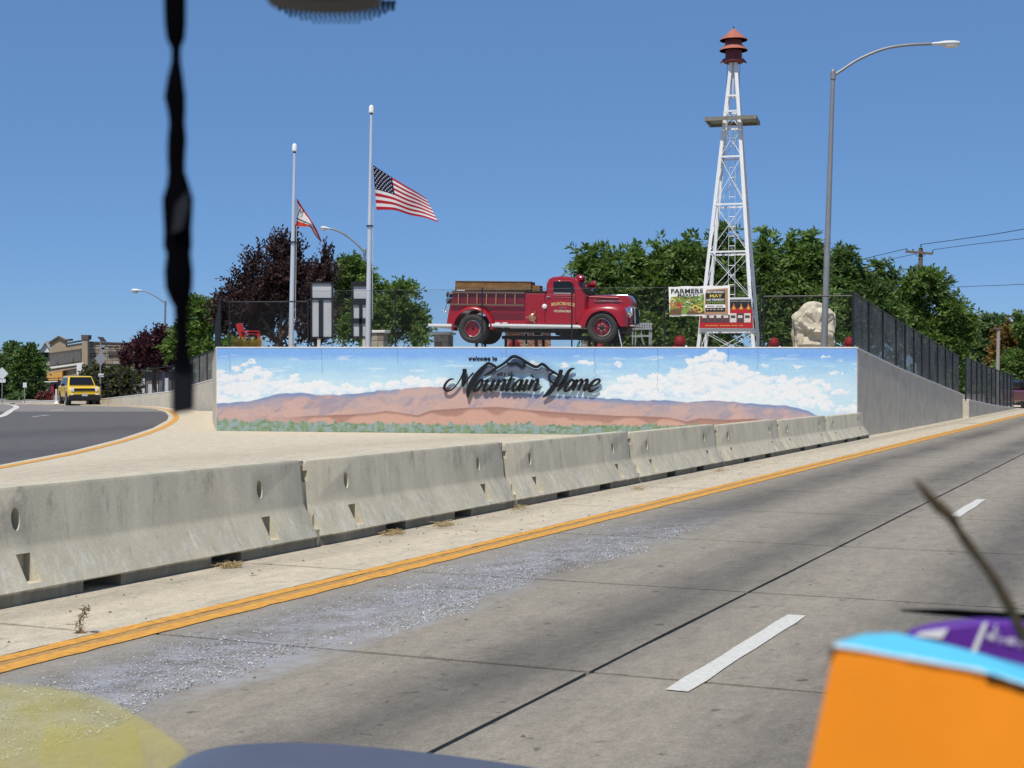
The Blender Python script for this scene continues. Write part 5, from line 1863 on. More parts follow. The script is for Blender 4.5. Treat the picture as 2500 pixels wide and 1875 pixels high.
LF_GREEN = leaf_mat('green_leaf', (.065, .125, .026), (.20, .28, .075), .42)
LF_DEEP = leaf_mat('deep_green_leaf', (.052, .105, .028), (.155, .23, .065), .40)
LF_PURPLE = leaf_mat('purple_leaf', (.030, .013, .016), (.065, .034, .028), .15)
LF_PLUM = leaf_mat('plum_leaf', (.045, .010, .018), (.085, .025, .03), .15)
LF_PALE = leaf_mat('pale_green_leaf', (.07, .12, .04), (.14, .20, .07))
LF_RUST = leaf_mat('rusty_leaf', (.16, .10, .02), (.26, .13, .03))
M_BARK = mat('bark', (.10, .075, .055), .95, var=.3, vscale=9, bump=.5, bscale=20)


def norm(a): return a / np.maximum(np.linalg.norm(a, axis=-1, keepdims=True), 1e-9)


def foliage(blobs, n_frond, n_fill, seed, leaf=(.2, .07), flen=.65, droop=.5, k=11, up=.35, upright=False, wide=.75):
    """blobs: (centre, radius xyz). feathery sprays of leaflets on and in the blobs, plus loose inner leaves"""
    rg = np.random.default_rng(seed)
    C = np.array([tuple(b[0]) for b in blobs])
    Rr = np.array([b[1] if hasattr(b[1], '__len__') else (b[1],) * 3 for b in blobs], float)
    wt = Rr[:, 0] * Rr[:, 2]
    wt = wt / wt.sum()
    Vs = []

    def emit(base, d, ln, wd):
        rn = norm(rg.normal(size=base.shape))
        s = norm(np.cross(d, rn)) * wd[:, None]
        tip = base + d * ln[:, None]
        mid = base + d * (ln * .45)[:, None]
        Vs.append(np.stack([base, mid + s, tip, mid - s], 1).reshape(-1, 3))
    ng = max(1, n_frond // 5)                      # sprays of five fronds share a twig end
    bi = rg.choice(len(blobs), ng, p=wt)
    d = norm(rg.normal(size=(ng, 3)) + np.array([0, -.25, up]))
    u = rg.uniform(.3, 1.0, (ng, 1)) ** .45 * 1.02
    p = np.repeat(C[bi] + Rr[bi] * d * u, 5, 0)
    d = np.repeat(d, 5, 0)
    n_frond = ng * 5
    p = p + rg.normal(size=p.shape) * .07
    if upright: ax = norm(d * .55 + np.array([0, 0, .9]) + rg.normal(size=(n_frond, 3)) * .28)
    else: ax = norm(d * .8 + np.array([0, 0, .35]) + rg.normal(size=(n_frond, 3)) * .55)
    L_ = flen * rg.uniform(.55, 1.2, n_frond)
    rnd_n = norm(rg.normal(size=(n_frond, 3)) * .5 + np.array([0, 0, 1]))
    sd = norm(np.cross(ax, rnd_n))
    for i in range(k):
        t = (i + .6) / k
        q = p + ax * (L_ * t)[:, None] + np.array([0, 0, -1]) * (droop * L_ * t * t)[:, None]
        sg = 1 if i % 2 == 0 else -1
        dd = norm(sd * sg * wide + ax * (.45 + .5 * t) + np.array([0, 0, -1]) * droop * .8 * t + rg.normal(size=(n_frond, 3)) * .22)
        ln = leaf[0] * rg.uniform(.7, 1.2, n_frond)
        emit(q, dd, ln, leaf[1] * .5 * rg.uniform(.8, 1.25, n_frond))
    bi = rg.choice(len(blobs), n_fill, p=wt)
    d = norm(rg.normal(size=(n_fill, 3)))
    p = C[bi] + Rr[bi] * d * (rg.uniform(0, .95, (n_fill, 1)) ** .55)
    emit(p, norm(rg.normal(size=(n_fill, 3)) + np.array([0, 0, -.4])), leaf[0] * 1.5 * rg.uniform(.7, 1.2, n_fill), leaf[1] * 1.1 * rg.uniform(.8, 1.3, n_fill))
    V = np.concatenate(Vs)
    return V, np.arange(len(V)).reshape(-1, 4)


def tree(name, label, cat, blobs_px, Y, zground, lm, nf, nl, seed, group=None, dr=1.0, tr=.16, twigs=True, clumps=6, spikes=0, trim=1.0, **kw):
    """blobs_px: (x, y, rx, ry[, dy]) in photo pixels at depth Y"""
    s = Y / F
    bl = []
    for b_ in blobs_px:
        x, y, rx, ry = b_[:4]
        dy = b_[4] if len(b_) > 4 else rnd.uniform(-.3, .3) * rx * s
        bl.append((P(x, y, Y) + Vector((0, dy, -(1 - trim) * 1.5)), (rx * s * (.5 + .5 * trim), rx * s * dr, ry * s * trim)))
    cx = sum(b_[0].x * b_[1][0] for b_ in bl) / sum(b_[1][0] for b_ in bl)
    base = Vector((cx, Y, zground))
    o = thing(name, label, cat, base, group)
    # every bough breaks up into smaller leafy clumps with gaps between them
    rg = np.random.default_rng(seed + 500)
    sub = []
    for c_, r_ in bl:
        for q in range(clumps):
            d = rg.normal(size=3)
            d /= np.linalg.norm(d)
            k = rg.uniform(.30, .92)
            f = rg.uniform(.22, .42)
            sub.append((c_ + Vector((d[0] * r_[0] * k, d[1] * r_[1] * k, d[2] * r_[2] * k)), (r_[0] * f, r_[1] * f, r_[2] * f)))
    tops = sorted(bl, key=lambda e: -(e[0].z + e[1][2]))[:max(3, len(bl) // 2)]
    for q in range(spikes):
        c_, r_ = tops[q % len(tops)]
        x = rg.uniform(-.8, .8)
        h = math.sqrt(max(0, 1 - x * x)) * rg.uniform(.95, 1.2)
        for m_ in range(2):
            sub.append((c_ + Vector((x * r_[0], rg.uniform(-.3, .3) * r_[1], r_[2] * h + .22 * m_)), (r_[0] * .13, r_[0] * .13, .20)))
    V, Q = foliage(sub, int(nf * 1.3), int(nl * .5), seed, **kw)
    c = quads('crown', V, Q, lm, o)
    b = MB()
    lo = min(b_[0].z - b_[1][2] for b_ in bl)
    fork = Vector((cx + rnd.uniform(-.1, .1), Y, max(zground + .6, lo + .15 * (bl[0][0].z - lo))))
    b.tube([base - Vector((0, 0, .1)), base.lerp(fork, .5) + Vector((rnd.uniform(-.06, .06), 0, 0)), fork], [tr * 1.25, tr, tr * .85], 9)
    for c_, r_ in bl:
        m_ = fork.lerp(c_, .5) + Vector((rnd.uniform(-.2, .2), rnd.uniform(-.2, .2), .15))
        b.tube([fork, m_, c_ + Vector((0, 0, r_[2] * .35))], [tr * .6, tr * .38, tr * .12], 6)
        if twigs:
            for q in range(4):
                e = c_ + Vector((rnd.uniform(-1, 1) * r_[0], rnd.uniform(-1, 1) * r_[1], rnd.uniform(-.1, 1) * r_[2])) * .85
                b.tube([m_.lerp(c_, .6), e], [tr * .2, tr * .05], 5)
    obj('trunk', b, M_BARK, o, smooth=60)
    return o


GT = 'trees beyond the plaza'
tree('plum_tree', 'broad dark purple leaved tree behind the red bench', 'tree',
     [(680, 700, 78, 62), (610, 735, 66, 68), (745, 700, 60, 60), (570, 780, 48, 62), (650, 790, 80, 70), (760, 780, 60, 74), (700, 668, 50, 40), (790, 690, 28, 40)], 58, .9, LF_PURPLE, 2300, 5200, 21, GT, leaf=(.15, .085), flen=.7, droop=-.05, k=9, upright=True, wide=.55, spikes=14, clumps=10)
tree('green_tree', 'bright green tree behind the taller flagpole, right of the purple tree', 'tree',
     [(870, 672, 58, 46), (905, 735, 72, 60), (975, 730, 46, 50), (845, 740, 50, 66), (1000, 785, 42, 44), (930, 800, 76, 56), (850, 810, 48, 46), (1020, 815, 30, 34)], 62, .9, LF_GREEN, 1900, 3600, 22, GT, leaf=(.2, .085), flen=.55, droop=.35, k=9)
tree('green_tree', 'slim feathery green tree rising behind the bonnet of the fire truck', 'tree',
     [(1440, 670, 21, 40), (1444, 730, 30, 44), (1484, 675, 21, 40), (1488, 735, 30, 44), (1500, 770, 50, 50), (1465, 790, 50, 44), (1530, 815, 40, 34)], 55, .9, LF_GREEN, 1250, 2600, 23, GT, leaf=(.26, .085), flen=.72, droop=.6, up=.5, spikes=5)
tree('green_tree', 'tall feathery green tree behind the market banner', 'tree',
     [(1558, 644, 21, 40), (1562, 704, 30, 44), (1612, 648, 21, 40), (1616, 708, 30, 44), (1662, 626, 21, 40), (1666, 686, 30, 44), (1545, 725, 34, 50), (1590, 730, 56, 60), (1655, 745, 60, 66), (1570, 800, 66, 44), (1650, 810, 66, 40)], 56, .9, LF_GREEN, 2100, 4200, 24, GT, leaf=(.26, .085), flen=.72, droop=.6, up=.5, spikes=5)
tree('green_tree', 'feathery green tree seen through the white tower', 'tree',
     [(1708, 638, 21, 40), (1712, 698, 30, 44), (1764, 628, 21, 40), (1768, 688, 30, 44), (1800, 652, 21, 40), (1804, 712, 30, 44), (1740, 740, 60, 66), (1805, 770, 56, 64), (1730, 815, 60, 34)], 57.5, .9, LF_DEEP, 1800, 3800, 25, GT, leaf=(.26, .085), flen=.72, droop=.6, up=.5, spikes=5)
tree('green_tree', 'feathery green tree between the tower and the lamp pole, behind the boulder', 'tree',
     [(1868, 646, 21, 40), (1872, 706, 30, 44), (1936, 650, 21, 40), (1940, 710, 30, 44), (1980, 636, 21, 40), (1984, 696, 30, 44), (1890, 750, 60, 62), (1965, 750, 60, 62), (1920, 815, 62, 34), (2000, 815, 50, 36), (1925, 690, 40, 40)], 54.5, .9, LF_GREEN, 2300, 4600, 26, GT, leaf=(.26, .085), flen=.72, droop=.6, up=.5, spikes=5)
tree('green_tree', 'green tree with a tall tip directly right of the big lamp pole', 'tree',
     [(2056, 664, 21, 40), (2060, 724, 30, 44), (2100, 726, 21, 40), (2104, 786, 30, 44), (2050, 740, 46, 52), (2110, 745, 44, 46), (2060, 790, 56, 60), (2130, 800, 56, 54)], 60, .8, LF_DEEP, 1500, 3000, 27, GT, leaf=(.26, .085), flen=.7, droop=.55, up=.5, spikes=4)
tree('green_tree', 'broad green tree rising over the dark mesh fence of the road side ramp', 'tree',
     [(2170, 710, 44, 34), (2225, 685, 52, 34), (2280, 690, 44, 34), (2150, 775, 58, 56), (2230, 760, 70, 62), (2310, 770, 54, 52), (2360, 790, 38, 42), (2340, 840, 48, 44), (2260, 835, 64, 56), (2300, 895, 44, 36), (2148, 660, 10, 24)], 66, .5, LF_GREEN, 2300, 4800, 28, GT, leaf=(.22, .09), flen=.6, droop=.35, k=9)
tree('green_tree', 'pale yellowish tree behind the far end of the dark mesh fence', 'tree',
     [(2420, 800, 34, 34), (2400, 850, 36, 40), (2430, 890, 44, 46), (2390, 900, 34, 40)], 92, 0, LF_PALE, 1000, 2000, 29, GT, leaf=(.32, .12), flen=.8, droop=.5)
tree('green_tree', 'rust tinged tree at the right edge, behind the thin service pole', 'tree',
     [(2480, 810, 40, 36), (2510, 850, 50, 50), (2465, 860, 34, 46), (2490, 920, 50, 50), (2540, 900, 50, 60)], 88, 0, LF_RUST, 900, 1600, 30, GT, leaf=(.30, .12), flen=.8, droop=.5)
tree('green_tree', 'deep green tree standing in front of the rust tinged one', 'tree',
     [(2510, 800, 30, 34), (2475, 900, 40, 40), (2505, 950, 44, 44), (2450, 930, 34, 36), (2530, 850, 40, 50)], 84, 0, LF_GREEN, 900, 1800, 31, GT, leaf=(.28, .11), flen=.7, droop=.5)
# left side
tree('shrub_tree', 'small mixed green tree behind the curved dark mesh fence', 'tree',
     [(492, 760, 30, 34), (470, 800, 36, 40), (520, 800, 34, 44), (480, 850, 44, 44), (440, 850, 30, 40), (530, 850, 40, 40)], 84, .6, LF_GREEN, 1100, 2200, 32, GT, leaf=(.26, .13), flen=.6, droop=.3, k=8)
tree('plum_tree', 'low dark plum tree in front of the old stone building', 'tree',
     [(345, 858, 34, 26), (385, 850, 40, 34), (330, 880, 28, 24), (375, 885, 48, 26), (425, 870, 40, 44), (400, 835, 20, 18)], 96, .1, LF_PLUM, 1200, 2400, 33, GT, leaf=(.24, .13), flen=.7, droop=.0, k=8, upright=True)
tree('leafy_tree', 'dense green tree at the far left edge behind the diamond road sign', 'tree',
     [(8, 880, 28, 44), (20, 925, 34, 44), (-18, 900, 40, 60), (10, 960, 40, 30)], 112, 0, LF_PALE, 800, 2200, 34, GT, leaf=(.34, .17), flen=.6, droop=.2, k=7)
tree('leafy_tree', 'tall dark green street tree left of the yellow awning', 'tree',
     [(62, 868, 18, 26), (80, 880, 18, 34), (62, 915, 28, 44), (85, 925, 26, 44), (60, 955, 30, 28), (88, 960, 26, 26)], 108, 0, LF_DEEP, 900, 2400, 35, GT, leaf=(.30, .15), flen=.6, droop=.2, k=7)
tree('leafy_tree', 'green street tree between the two signs at the far left', 'tree',
     [(36, 925, 20, 30), (40, 955, 24, 26)], 118, 0, LF_DEEP, 400, 900, 36, GT, leaf=(.30, .15), flen=.6, droop=.2, k=7)
for (x, y, rx, lab, m_) in ((36, 975, 13, 'round yellow green bush at the far street corner', LF_PALE), (108, 973, 14, 'low red flowering bush beside the red door', leaf_mat('red_flower', (.20, .05, .05), (.34, .10, .09)))):
    tree('street_bush', lab, 'bush', [(x, y, rx, 10), (x + 6, y + 3, rx * .8, 8)], 104, -.05, m_, 160, 500, int(x), 'bushes at the street corner', leaf=(.2, .12), flen=.3, droop=.1, k=6, tr=.04, twigs=False)
# scrub line that closes the view below the crowns
V, Q = foliage([(Vector((x, 150 + rnd.uniform(-6, 6), 1.6)), (5, 4, rnd.uniform(1.6, 3.0))) for x in range(-70, 75, 6)], 1500, 5000, 77, leaf=(.7, .35), flen=1.0, droop=.3, k=6)
tag(quads('far_treeline', V, Q, LF_DEEP), 'far line of dark green trees along the horizon', kind='stuff')

# ------------------------------------------------------------------ street lamps
M_GALV = mat('galvanised_pole', (.27, .275, .28), .5, metal=.35, var=.12, vscale=3)
M_LAMPW = mat('lamp_housing', (.66, .67, .66), .45)
M_LENS = mat('lamp_lens', (.75, .75, .72), .25)


def street_lamp(label, basep, topp, arm, head, r0, zb, cob=1.0, cyl=True):
    o = thing('street_lamp', label, 'street lamp', (basep.x, basep.y, zb), 'street lamps around the plaza')
    b0 = Vector((basep.x, basep.y, zb))
    obj('pole', MB().tube([b0, b0.lerp(topp, .5), topp], [r0, r0 * .8, r0 * .58], 14), M_GALV, o, smooth=60)
    obj('pole_cap', MB().lathe(topp, [(r0 * .62, -.02), (r0 * .62, .05), (r0 * .2, .10)], 12), M_GALV, o, smooth=50)
    obj('arm', MB().tube(spline(arm, 6), [r0 * .42] * (len(arm) * 6 - 6) + [r0 * .3], 10), M_GALV, o, smooth=60)
    h0, h1 = head
    d = (h1 - h0)
    pts, rad = [], []
    for t, w in ((0, .35), (.08, .5), (.25, .62), (.45, .95), (.75, 1.0), (.95, .75), (1.0, .3)):
        pts.append(h0 + d * t)
        rad.append(.15 * cob * w)
    hd = obj('lamp_head', MB().tube(pts, rad, 14, flat=.55), M_LAMPW, o, smooth=60)
    pts = [h0 + d * t - Vector((0, 0, .065 * cob)) for t in (.42, .5, .7, .88, .95)]
    obj('lens', MB().tube(pts, [.03 * cob, .11 * cob, .12 * cob, .10 * cob, .03 * cob], 12, flat=.55), M_LENS, hd, smooth=60)
    bk = topp + (arm[0] - topp) * .5
    obj('bracket', MB().lathe((topp.x, topp.y, arm[0].z - .12), [(r0 * .8, 0), (r0 * .8, .22)], 12), M_GALV, o)
    return o


YL = 44.0
street_lamp('tall grey street lamp with a long curved arm, in front of the boulder', P(2011, 850, YL), P(2034, 176, YL),
            [P(2036, 184, YL), P(2060, 168, YL), P(2100, 143, YL), P(2160, 119, YL), P(2220, 109.5, YL), P(2280, 107, YL)], (P(2274, 107, YL), P(2344, 105.5, YL)), .105, 2.2, 1.05)
YL = 72.0
street_lamp('distant street lamp behind the taller flagpole, its arm reaching left', P(886, 850, YL), P(890, 610, YL),
            [P(889.5, 616, YL), P(872, 597, YL), P(845, 575, YL), P(823, 563, YL), P(805, 558, YL)], (P(806, 558, YL), P(783, 556, YL)), .11, .5, 1.1)
YL = 98.0
street_lamp('far street lamp at the left, rising above the stone building', P(398, 960, YL), P(404, 735, YL),
            [P(404, 741, YL), P(385, 727, YL), P(362, 714, YL), P(345, 709.5, YL)], (P(347, 709.5, YL), P(321, 709, YL)), .10, 0, 1.5)

# ------------------------------------------------------------------ utility pole and wires
M_POLEW = mat('weathered_timber', (.16, .115, .08), .9, var=.2, vscale=4)
M_CABLE = mat('dark_cable', (.03, .03, .032), .6)
YU = 96.0
o = thing('utility_pole', 'wooden utility pole with a crossarm above the trees', 'utility pole', (P(2246, 900, YU).x, YU, 0))
bt_, tp_ = Vector((P(2243, 900, YU).x, YU, 0)), P(2248, 605, YU)
obj('pole', MB().tube([bt_, tp_], [.19, .14], 12), M_POLEW, o, smooth=60)
ca, cb = P(2211, 614, YU - .2), P(2277, 619.5, YU - .2)
obj('crossarm', MB().bar(ca, cb, .12, .14), M_POLEW, o)
for x0, x1 in ((2234, 2246), (2261, 2250)):
    obj('arm_brace', MB().bar(P(x0, 618, YU - .15), P(x1, 631, YU - .15), .035), M_GALV, o)
ins = [(2214.5, 609), (2277, 613), (2248.5, 598), (2229, 609)]
for x, y in ins:
    obj('insulator', MB().lathe(P(x, y + 5, YU - .2), [(.04, 0), (.05, .06), (.03, .09), (.05, .14), (.02, .17)], 8), M_POST, o)


def cable(label, pts, r=.012):
    tag(obj('power_cable', MB().tube(spline(pts, 5), r, 5), M_CABLE), label, 'cable', 'power cables across the sky')


cable('upper power cable running from the pole top to the right edge', [P(2248, 597, YU - .2), P(2350, 583, 90), P(2450, 568, 84), P(2560, 548, 78)], .022)
cable('upper power cable running from the pole down behind the trees', [P(2214, 607, YU - .2), P(2150, 622, 100), P(2085, 637, 104), P(1990, 655, 110)], .022)
cable('second power cable, from the right tip of the crossarm to the right edge', [P(2277, 610, YU - .2), P(2380, 596, 90), P(2560, 576, 80)], .018)
cable('second power cable, from the crossarm leftward behind the trees', [P(2234, 620, YU - .2), P(2160, 636, 100), P(2090, 651, 104), P(1990, 668, 110)], .018)
cable('thin cable below the utility pole, crossing the lower right sky', [P(2305, 702, 96), P(2400, 698, 90), P(2560, 692, 84)], .016)
cable('lowest cable over the yellowish trees at the right', [P(2385, 779, 92), P(2450, 772, 88), P(2560, 766, 84)], .018)
o = thing('service_pole', 'thin pale service pole in front of the rust tinged tree', 'pole', (P(2437, 960, 80).x, 80, 0))
obj('pole', MB().tube([Vector((P(2434, 900, 80).x, 80, 0)), P(2438, 800, 80)], [.12, .09], 10), mat('pale_timber', (.34, .30, .25), .9), o)
obj('crossarm', MB().bar(P(2425, 802, 79.9), P(2444, 801.5, 79.9), .08), M_POLEW, o)

# ------------------------------------------------------------------ street corner at the left
ST1, ST2, ST3 = mat('tan_rubble_stone', (.36, .29, .20), .95, var=.3, vscale=3), mat('grey_rubble_stone', (.40, .35, .27), .95, var=.3, vscale=3), mat('dark_rubble_stone', (.25, .195, .135), .95, var=.3, vscale=3)
ST_F = mat('painted_masonry', (.36, .28, .18), .9, var=.12, vscale=2)
ST_DK = mat('dark_trim', (.10, .085, .07), .8)
ST_WIN = mat('grey_boarding', (.13, .12, .11), .85, var=.2, vscale=2)
YS = 128.0
o = thing('stone_building', 'old two storey stone building with a gabled parapet, behind the yellow car', 'building', P(215, 985, YS))
# front facade recedes to the left, side wall to the right
def fpt(px, py): return P(px, py, YS + (208 - px) * .05)
def spt(px, py): return P(px, py, YS + (px - 208) * .012)


def fac(name, pts, f, th, m, off=0.0, parent=None):
    b = MB()
    b.prism([f(*p) + Vector((0, -off, 0)) for p in pts], (0, th, 0))
    return obj(name, b, m, parent or o)


fac('front_wall', [(121, 985), (208, 985), (208, 836), (160, 843), (160, 828), (144, 820), (122, 838)], fpt, .5, ST_F)
fac('side_wall', [(208, 985), (345, 985), (345, 838), (208, 835)], spt, .5, ST2)
fac('parapet_coping', [(121, 840), (144, 824.5), (160, 833), (174, 831), (174, 827), (160, 829), (144, 820), (121, 835)], fpt, .8, ST_DK, .25)
fac('parapet_coping', [(160, 840), (203, 832.5), (203, 829.5), (160, 837)], fpt, .8, ST_DK, .25)
fac('corner_pier', [(201, 985), (217, 985), (216, 829), (203, 829)], fpt, .6, ST_F, .3)
fac('pier_cap', [(202, 829), (218, 829), (219, 818), (201, 818)], fpt, 1.0, ST_DK, .4)
fac('side_coping', [(217, 837), (345, 841), (345, 838), (217, 833.5)], spt, .8, ST_DK, .2)
w_ = fac('window', [(121.5, 895), (206, 882), (206, 850), (121.5, 862)], fpt, .1, ST_DK, .06)
fac('boarding', [(123, 893), (198, 881), (198, 858), (123, 867)], fpt, .05, ST_WIN, .12, w_)
for x, y in ((139, 885), (178, 877)): fac('post', [(x, y + 7), (x + 3, y + 7), (x + 3, y - 2), (x, y - 2)], fpt, .08, ST_DK, .2, w_)
fac('cornice', [(121, 901), (207, 889), (207, 885), (121, 896)], fpt, .6, M_CONC_W, .3)
fac('cornice', [(121, 911), (193, 899), (193, 896), (121, 907)], fpt, .6, ST1, .35)
fac('plaque', [(191, 914), (203, 914), (203, 887), (191, 889)], fpt, .1, M_WHITE, .45)
aw = fac('awning', [(119, 929), (158, 928), (158, 906), (119, 912)], fpt, .5, mat('orange_awning', (.62, .33, .07), .6), .7)
fac('awning_rail', [(111, 934), (153, 932), (153, 930), (111, 931.5)], fpt, .3, M_WHITE, 1.6)
fac('shop_front', [(122, 984), (200, 984), (200, 934), (122, 934)], fpt, .1, mat('dark_shop', (.02, .015, .015), .4), .1)
fac('door', [(126, 984), (134, 984), (134, 938), (127, 938)], fpt, .1, mat('red_door', (.30, .012, .02), .5), .3)
# rubble courses on the side wall and the corner
rows = [837, 846, 854, 863, 871, 880, 889, 899, 909, 920]
for r in range(len(rows) - 1):
    x = 217 + rnd.uniform(-4, 0)
    while x < 318:
        w = rnd.uniform(9, 20)
        y0, y1 = rows[r] + rnd.uniform(.3, 1), rows[r + 1] - rnd.uniform(.3, 1)
        if r == 0: y0 += 5
        q = [(max(x, 217) + .5, y1 + rnd.uniform(-.6, .6)), (x + w - .5, y1 + rnd.uniform(-.6, .6)), (x + w - .5 + rnd.uniform(-1, 1), y0), (max(x, 217) + .5, y0 + rnd.uniform(-.5, .5))]
        fac('stone', q, spt, .3, rnd.choice((ST1, ST1, ST2, ST3)), .12 + rnd.uniform(0, .12))
        x += w
fac('side_window', [(265, 866), (292, 866), (292, 858), (265, 857)], spt, .1, ST_DK, .3)
fac('side_ledge', [(217, 925), (318, 923), (318, 918), (217, 919)], spt, .5, M_CONC_W, .4)
# white gabled house left of it
o2 = thing('gabled_house', 'small white gabled house behind the dark street tree', 'building', P(108, 985, 150))
b = MB()
b.prism([P(94, 985, 150), P(126, 985, 150), P(126, 858, 150), P(94, 858, 150)], (0, 5, 0))
obj('wall', b, M_STONE, o2)
b = MB()
b.prism([P(92, 860, 149.5), P(124, 860, 149.5), P(109, 836, 149.5)], (0, 6, 0))
obj('gable', b, M_WHITE, o2)
b = MB()
b.prism([P(90, 861, 149.2), P(94, 861, 149.2), P(110, 836, 149.2), P(126, 861, 149.2), P(129, 861, 149.2), P(110, 832, 149.2)], (0, 6.6, 0))
obj('roof', b, mat('light_roof', (.5, .5, .5), .7), o2)
b = MB()
b.prism([P(101, 872, 149.8), P(116, 872, 149.8), P(116, 862, 149.8), P(101, 862, 149.8)], (0, .2, 0))
obj('window', b, T_GLASS, o2)
# pale house glimpsed through the railings
o3 = thing('pale_house', 'pale house glimpsed behind the railings under the plum tree', 'building', P(370, 985, 122))
b = MB()
b.prism([P(300, 985, 122), P(430, 985, 122), P(430, 905, 122), P(300, 908, 122)], (0, 5, 0))
obj('wall', b, ST_WIN, o3)
for x in (303, 318, 345, 362, 380, 402):
    b = MB()
    b.prism([P(x, 960, 121.9), P(x + 9, 960, 121.9), P(x + 9, 922 + (x % 3) * 8, 121.9), P(x, 922 + (x % 3) * 8, 121.9)], (0, .1, 0))
    obj('window', b, M_PANEL, o3)
b = MB()
b.prism([P(296, 909, 121.6), P(434, 906, 121.6), P(434, 901, 121.6), P(296, 904, 121.6)], (0, 5.5, 0))
obj('roof', b, ST_DK, o3)

# olive hedge behind the wall, between car and railings
V, Q = foliage([(P(x, 935 + rnd.uniform(-6, 6), 112), (1.1, 1.0, 1.3)) for x in range(232, 330, 14)], 700, 1800, 88, leaf=(.22, .12), flen=.4, droop=.2, k=7)
hd = quads('hedge', V, Q, leaf_mat('olive_leaf', (.07, .075, .03), (.13, .13, .055)))
tag(hd, 'dull olive hedge behind the low wall, right of the yellow car', 'hedge')

# ---- signs
M_SIGNB = mat('sign_back_aluminium', (.30, .31, .33), .45, metal=.3)
M_SIGNP = mat('pale_sign_back', (.62, .64, .66), .5)
def sign_on_pole(name, label, cat, px, ybase, ytop, Y, plates, m=M_SIGNP, w=.035):
    o = thing(name, label, cat, (P(px, ybase, Y).x, Y, -.05))
    obj('pole', MB().tube([Vector((P(px, ybase, Y).x, Y, -.05)), P(px + .5, ytop, Y)], w, 8), M_GALV, o)
    for pn, pts, mm in plates:
        b = MB()
        b.prism([P(x, y, Y - .06) for x, y in pts], (0, .025, 0))
        obj(pn, b, mm, o)
    return o


def dia(x, y, rx, ry): return [(x, y + ry), (x + rx, y), (x, y - ry), (x - rx, y)]


sign_on_pole('warning_sign', 'grey back of a diamond warning sign under a small solar panel', 'road sign', 245, 975, 832, 92,
             [('diamond_plate', dia(246, 875, 14.5, 18), M_SIGNB), ('beacon_box', [(245, 856), (256, 856), (256, 842), (245, 842)], M_SIGNB), ('beacon', [(248, 853), (255, 853), (255, 848.5), (248, 848.5)], M_WHITE),
              ('solar_panel', [(247, 834), (261, 834.5), (252, 823), (237, 822)], mat('solar_glass', (.06, .055, .065), .25)), ('small_plate', [(240, 920), (253, 920), (253, 912), (240, 912)], M_SIGNP)], w=.05)
sign_on_pole('warning_sign', 'pale diamond sign back with a plate below, at the far left edge', 'road sign', 5, 985, 898, 88, [('diamond_plate', dia(5, 912, 15, 15.5), M_SIGNP), ('small_plate', [(-2, 934), (13.5, 934), (13.5, 925), (-2, 925)], M_SIGNP)], w=.03)
sign_on_pole('parking_sign', 'small pale rectangular sign on a thin post by the street trees', 'road sign', 60, 985, 934, 90, [('plate', [(56, 946), (65, 946), (65, 934), (56, 934)], M_SIGNP)], w=.03)
o = thing('delineator_post', 'short white traffic post with a round base beside the yellow car', 'traffic post', P(137.5, 987, 86))
obj('post', MB().tube([P(137.5, 985, 86), P(137.5, 950, 86)], .055, 8), M_WHITE, o)
obj('base', MB().lathe(P(138, 987, 86), [(.17, 0), (.17, .05), (.08, .12), (.05, .2)], 12), M_WHITE, o, smooth=40)

# ------------------------------------------------------------------ yellow car
C_YEL = paint('yellow_car_paint', (.86, .56, .018), .25, .6)
C_BLK = mat('black_trim', (.012, .012, .013), .5)
C_TYRE = mat('car_tyre', (.02, .02, .02), .9)
C_LAMP = mat('lamp_glass', (.8, .8, .78), .1, spec=1)
Yc = 86.0
mp_ = Matrix.Rotation(R(-9), 4, 'Z')
car = thing('yellow_car', 'small boxy yellow off-road car driving towards the camera', 'car', P(193, 984, Yc) - Vector((0, 0, .0)))
car.location.z = -.03
car.rotation_euler = (0, 0, R(25))
sc__ = 1.06


def cbox(name, pts, y0, y1, m, bev=.05, parent=None, taper=0.0):
    """front-view outline (x, z) swept from y0 to y1 (y grows to the rear)"""
    b = MB()
    n = len(pts)
    vs = [(x, y0, z) for x, z in pts] + [(x * (1 - taper), y1, z) for x, z in pts]
    b.add(vs, [tuple(reversed(range(n))), tuple(range(n, 2 * n))] + [(i, (i + 1) % n, n + (i + 1) % n, n + i) for i in range(n)])
    return obj(name, b, m, parent or car, bev, 2, local=True)


def sym(p): return p + [(-x, z) for x, z in reversed(p)]


# side-view lofts for body: lower hull and greenhouse
b = MB()
prof = [(-2.0, .42), (-2.02, .80), (-1.95, 1.0), (-1.80, 1.06), (-.95, 1.12), (2.0, 1.12), (2.12, .95), (2.12, .42)]
n = len(prof)
vs = [(x, y, z) for x in (-.90, .90) for y, z in prof]
b.add(vs, [tuple(range(n)), tuple(reversed(range(n, 2 * n)))] + [(i, (i + 1) % n, n + (i + 1) % n, n + i) for i in range(n)])
body = obj('body', b, C_YEL, car, .10, 3, local=True)
b = MB()
gl = [(-1.0, 1.10, .80), (-.45, 1.66, .66), (1.7, 1.68, .66), (2.05, 1.10, .80)]
vs = [(s * x, y, z) for s in (-1, 1) for y, z, x in gl]
b.add(vs, [(0, 1, 2, 3), (7, 6, 5, 4), (0, 4, 5, 1), (1, 5, 6, 2), (2, 6, 7, 3), (3, 7, 4, 0)])
obj('cabin', b, C_YEL, car, .07, 3, local=True)
b = MB()
b.add([(-.70, -.98, 1.15), (.70, -.98, 1.15), (.60, -.53, 1.60), (-.60, -.53, 1.60)], [(0, 1, 2, 3)])
b.v = [(x, y - .015, z + .01) for x, y, z in b.v]
obj('windscreen', b, T_GLASS, car, local=True)
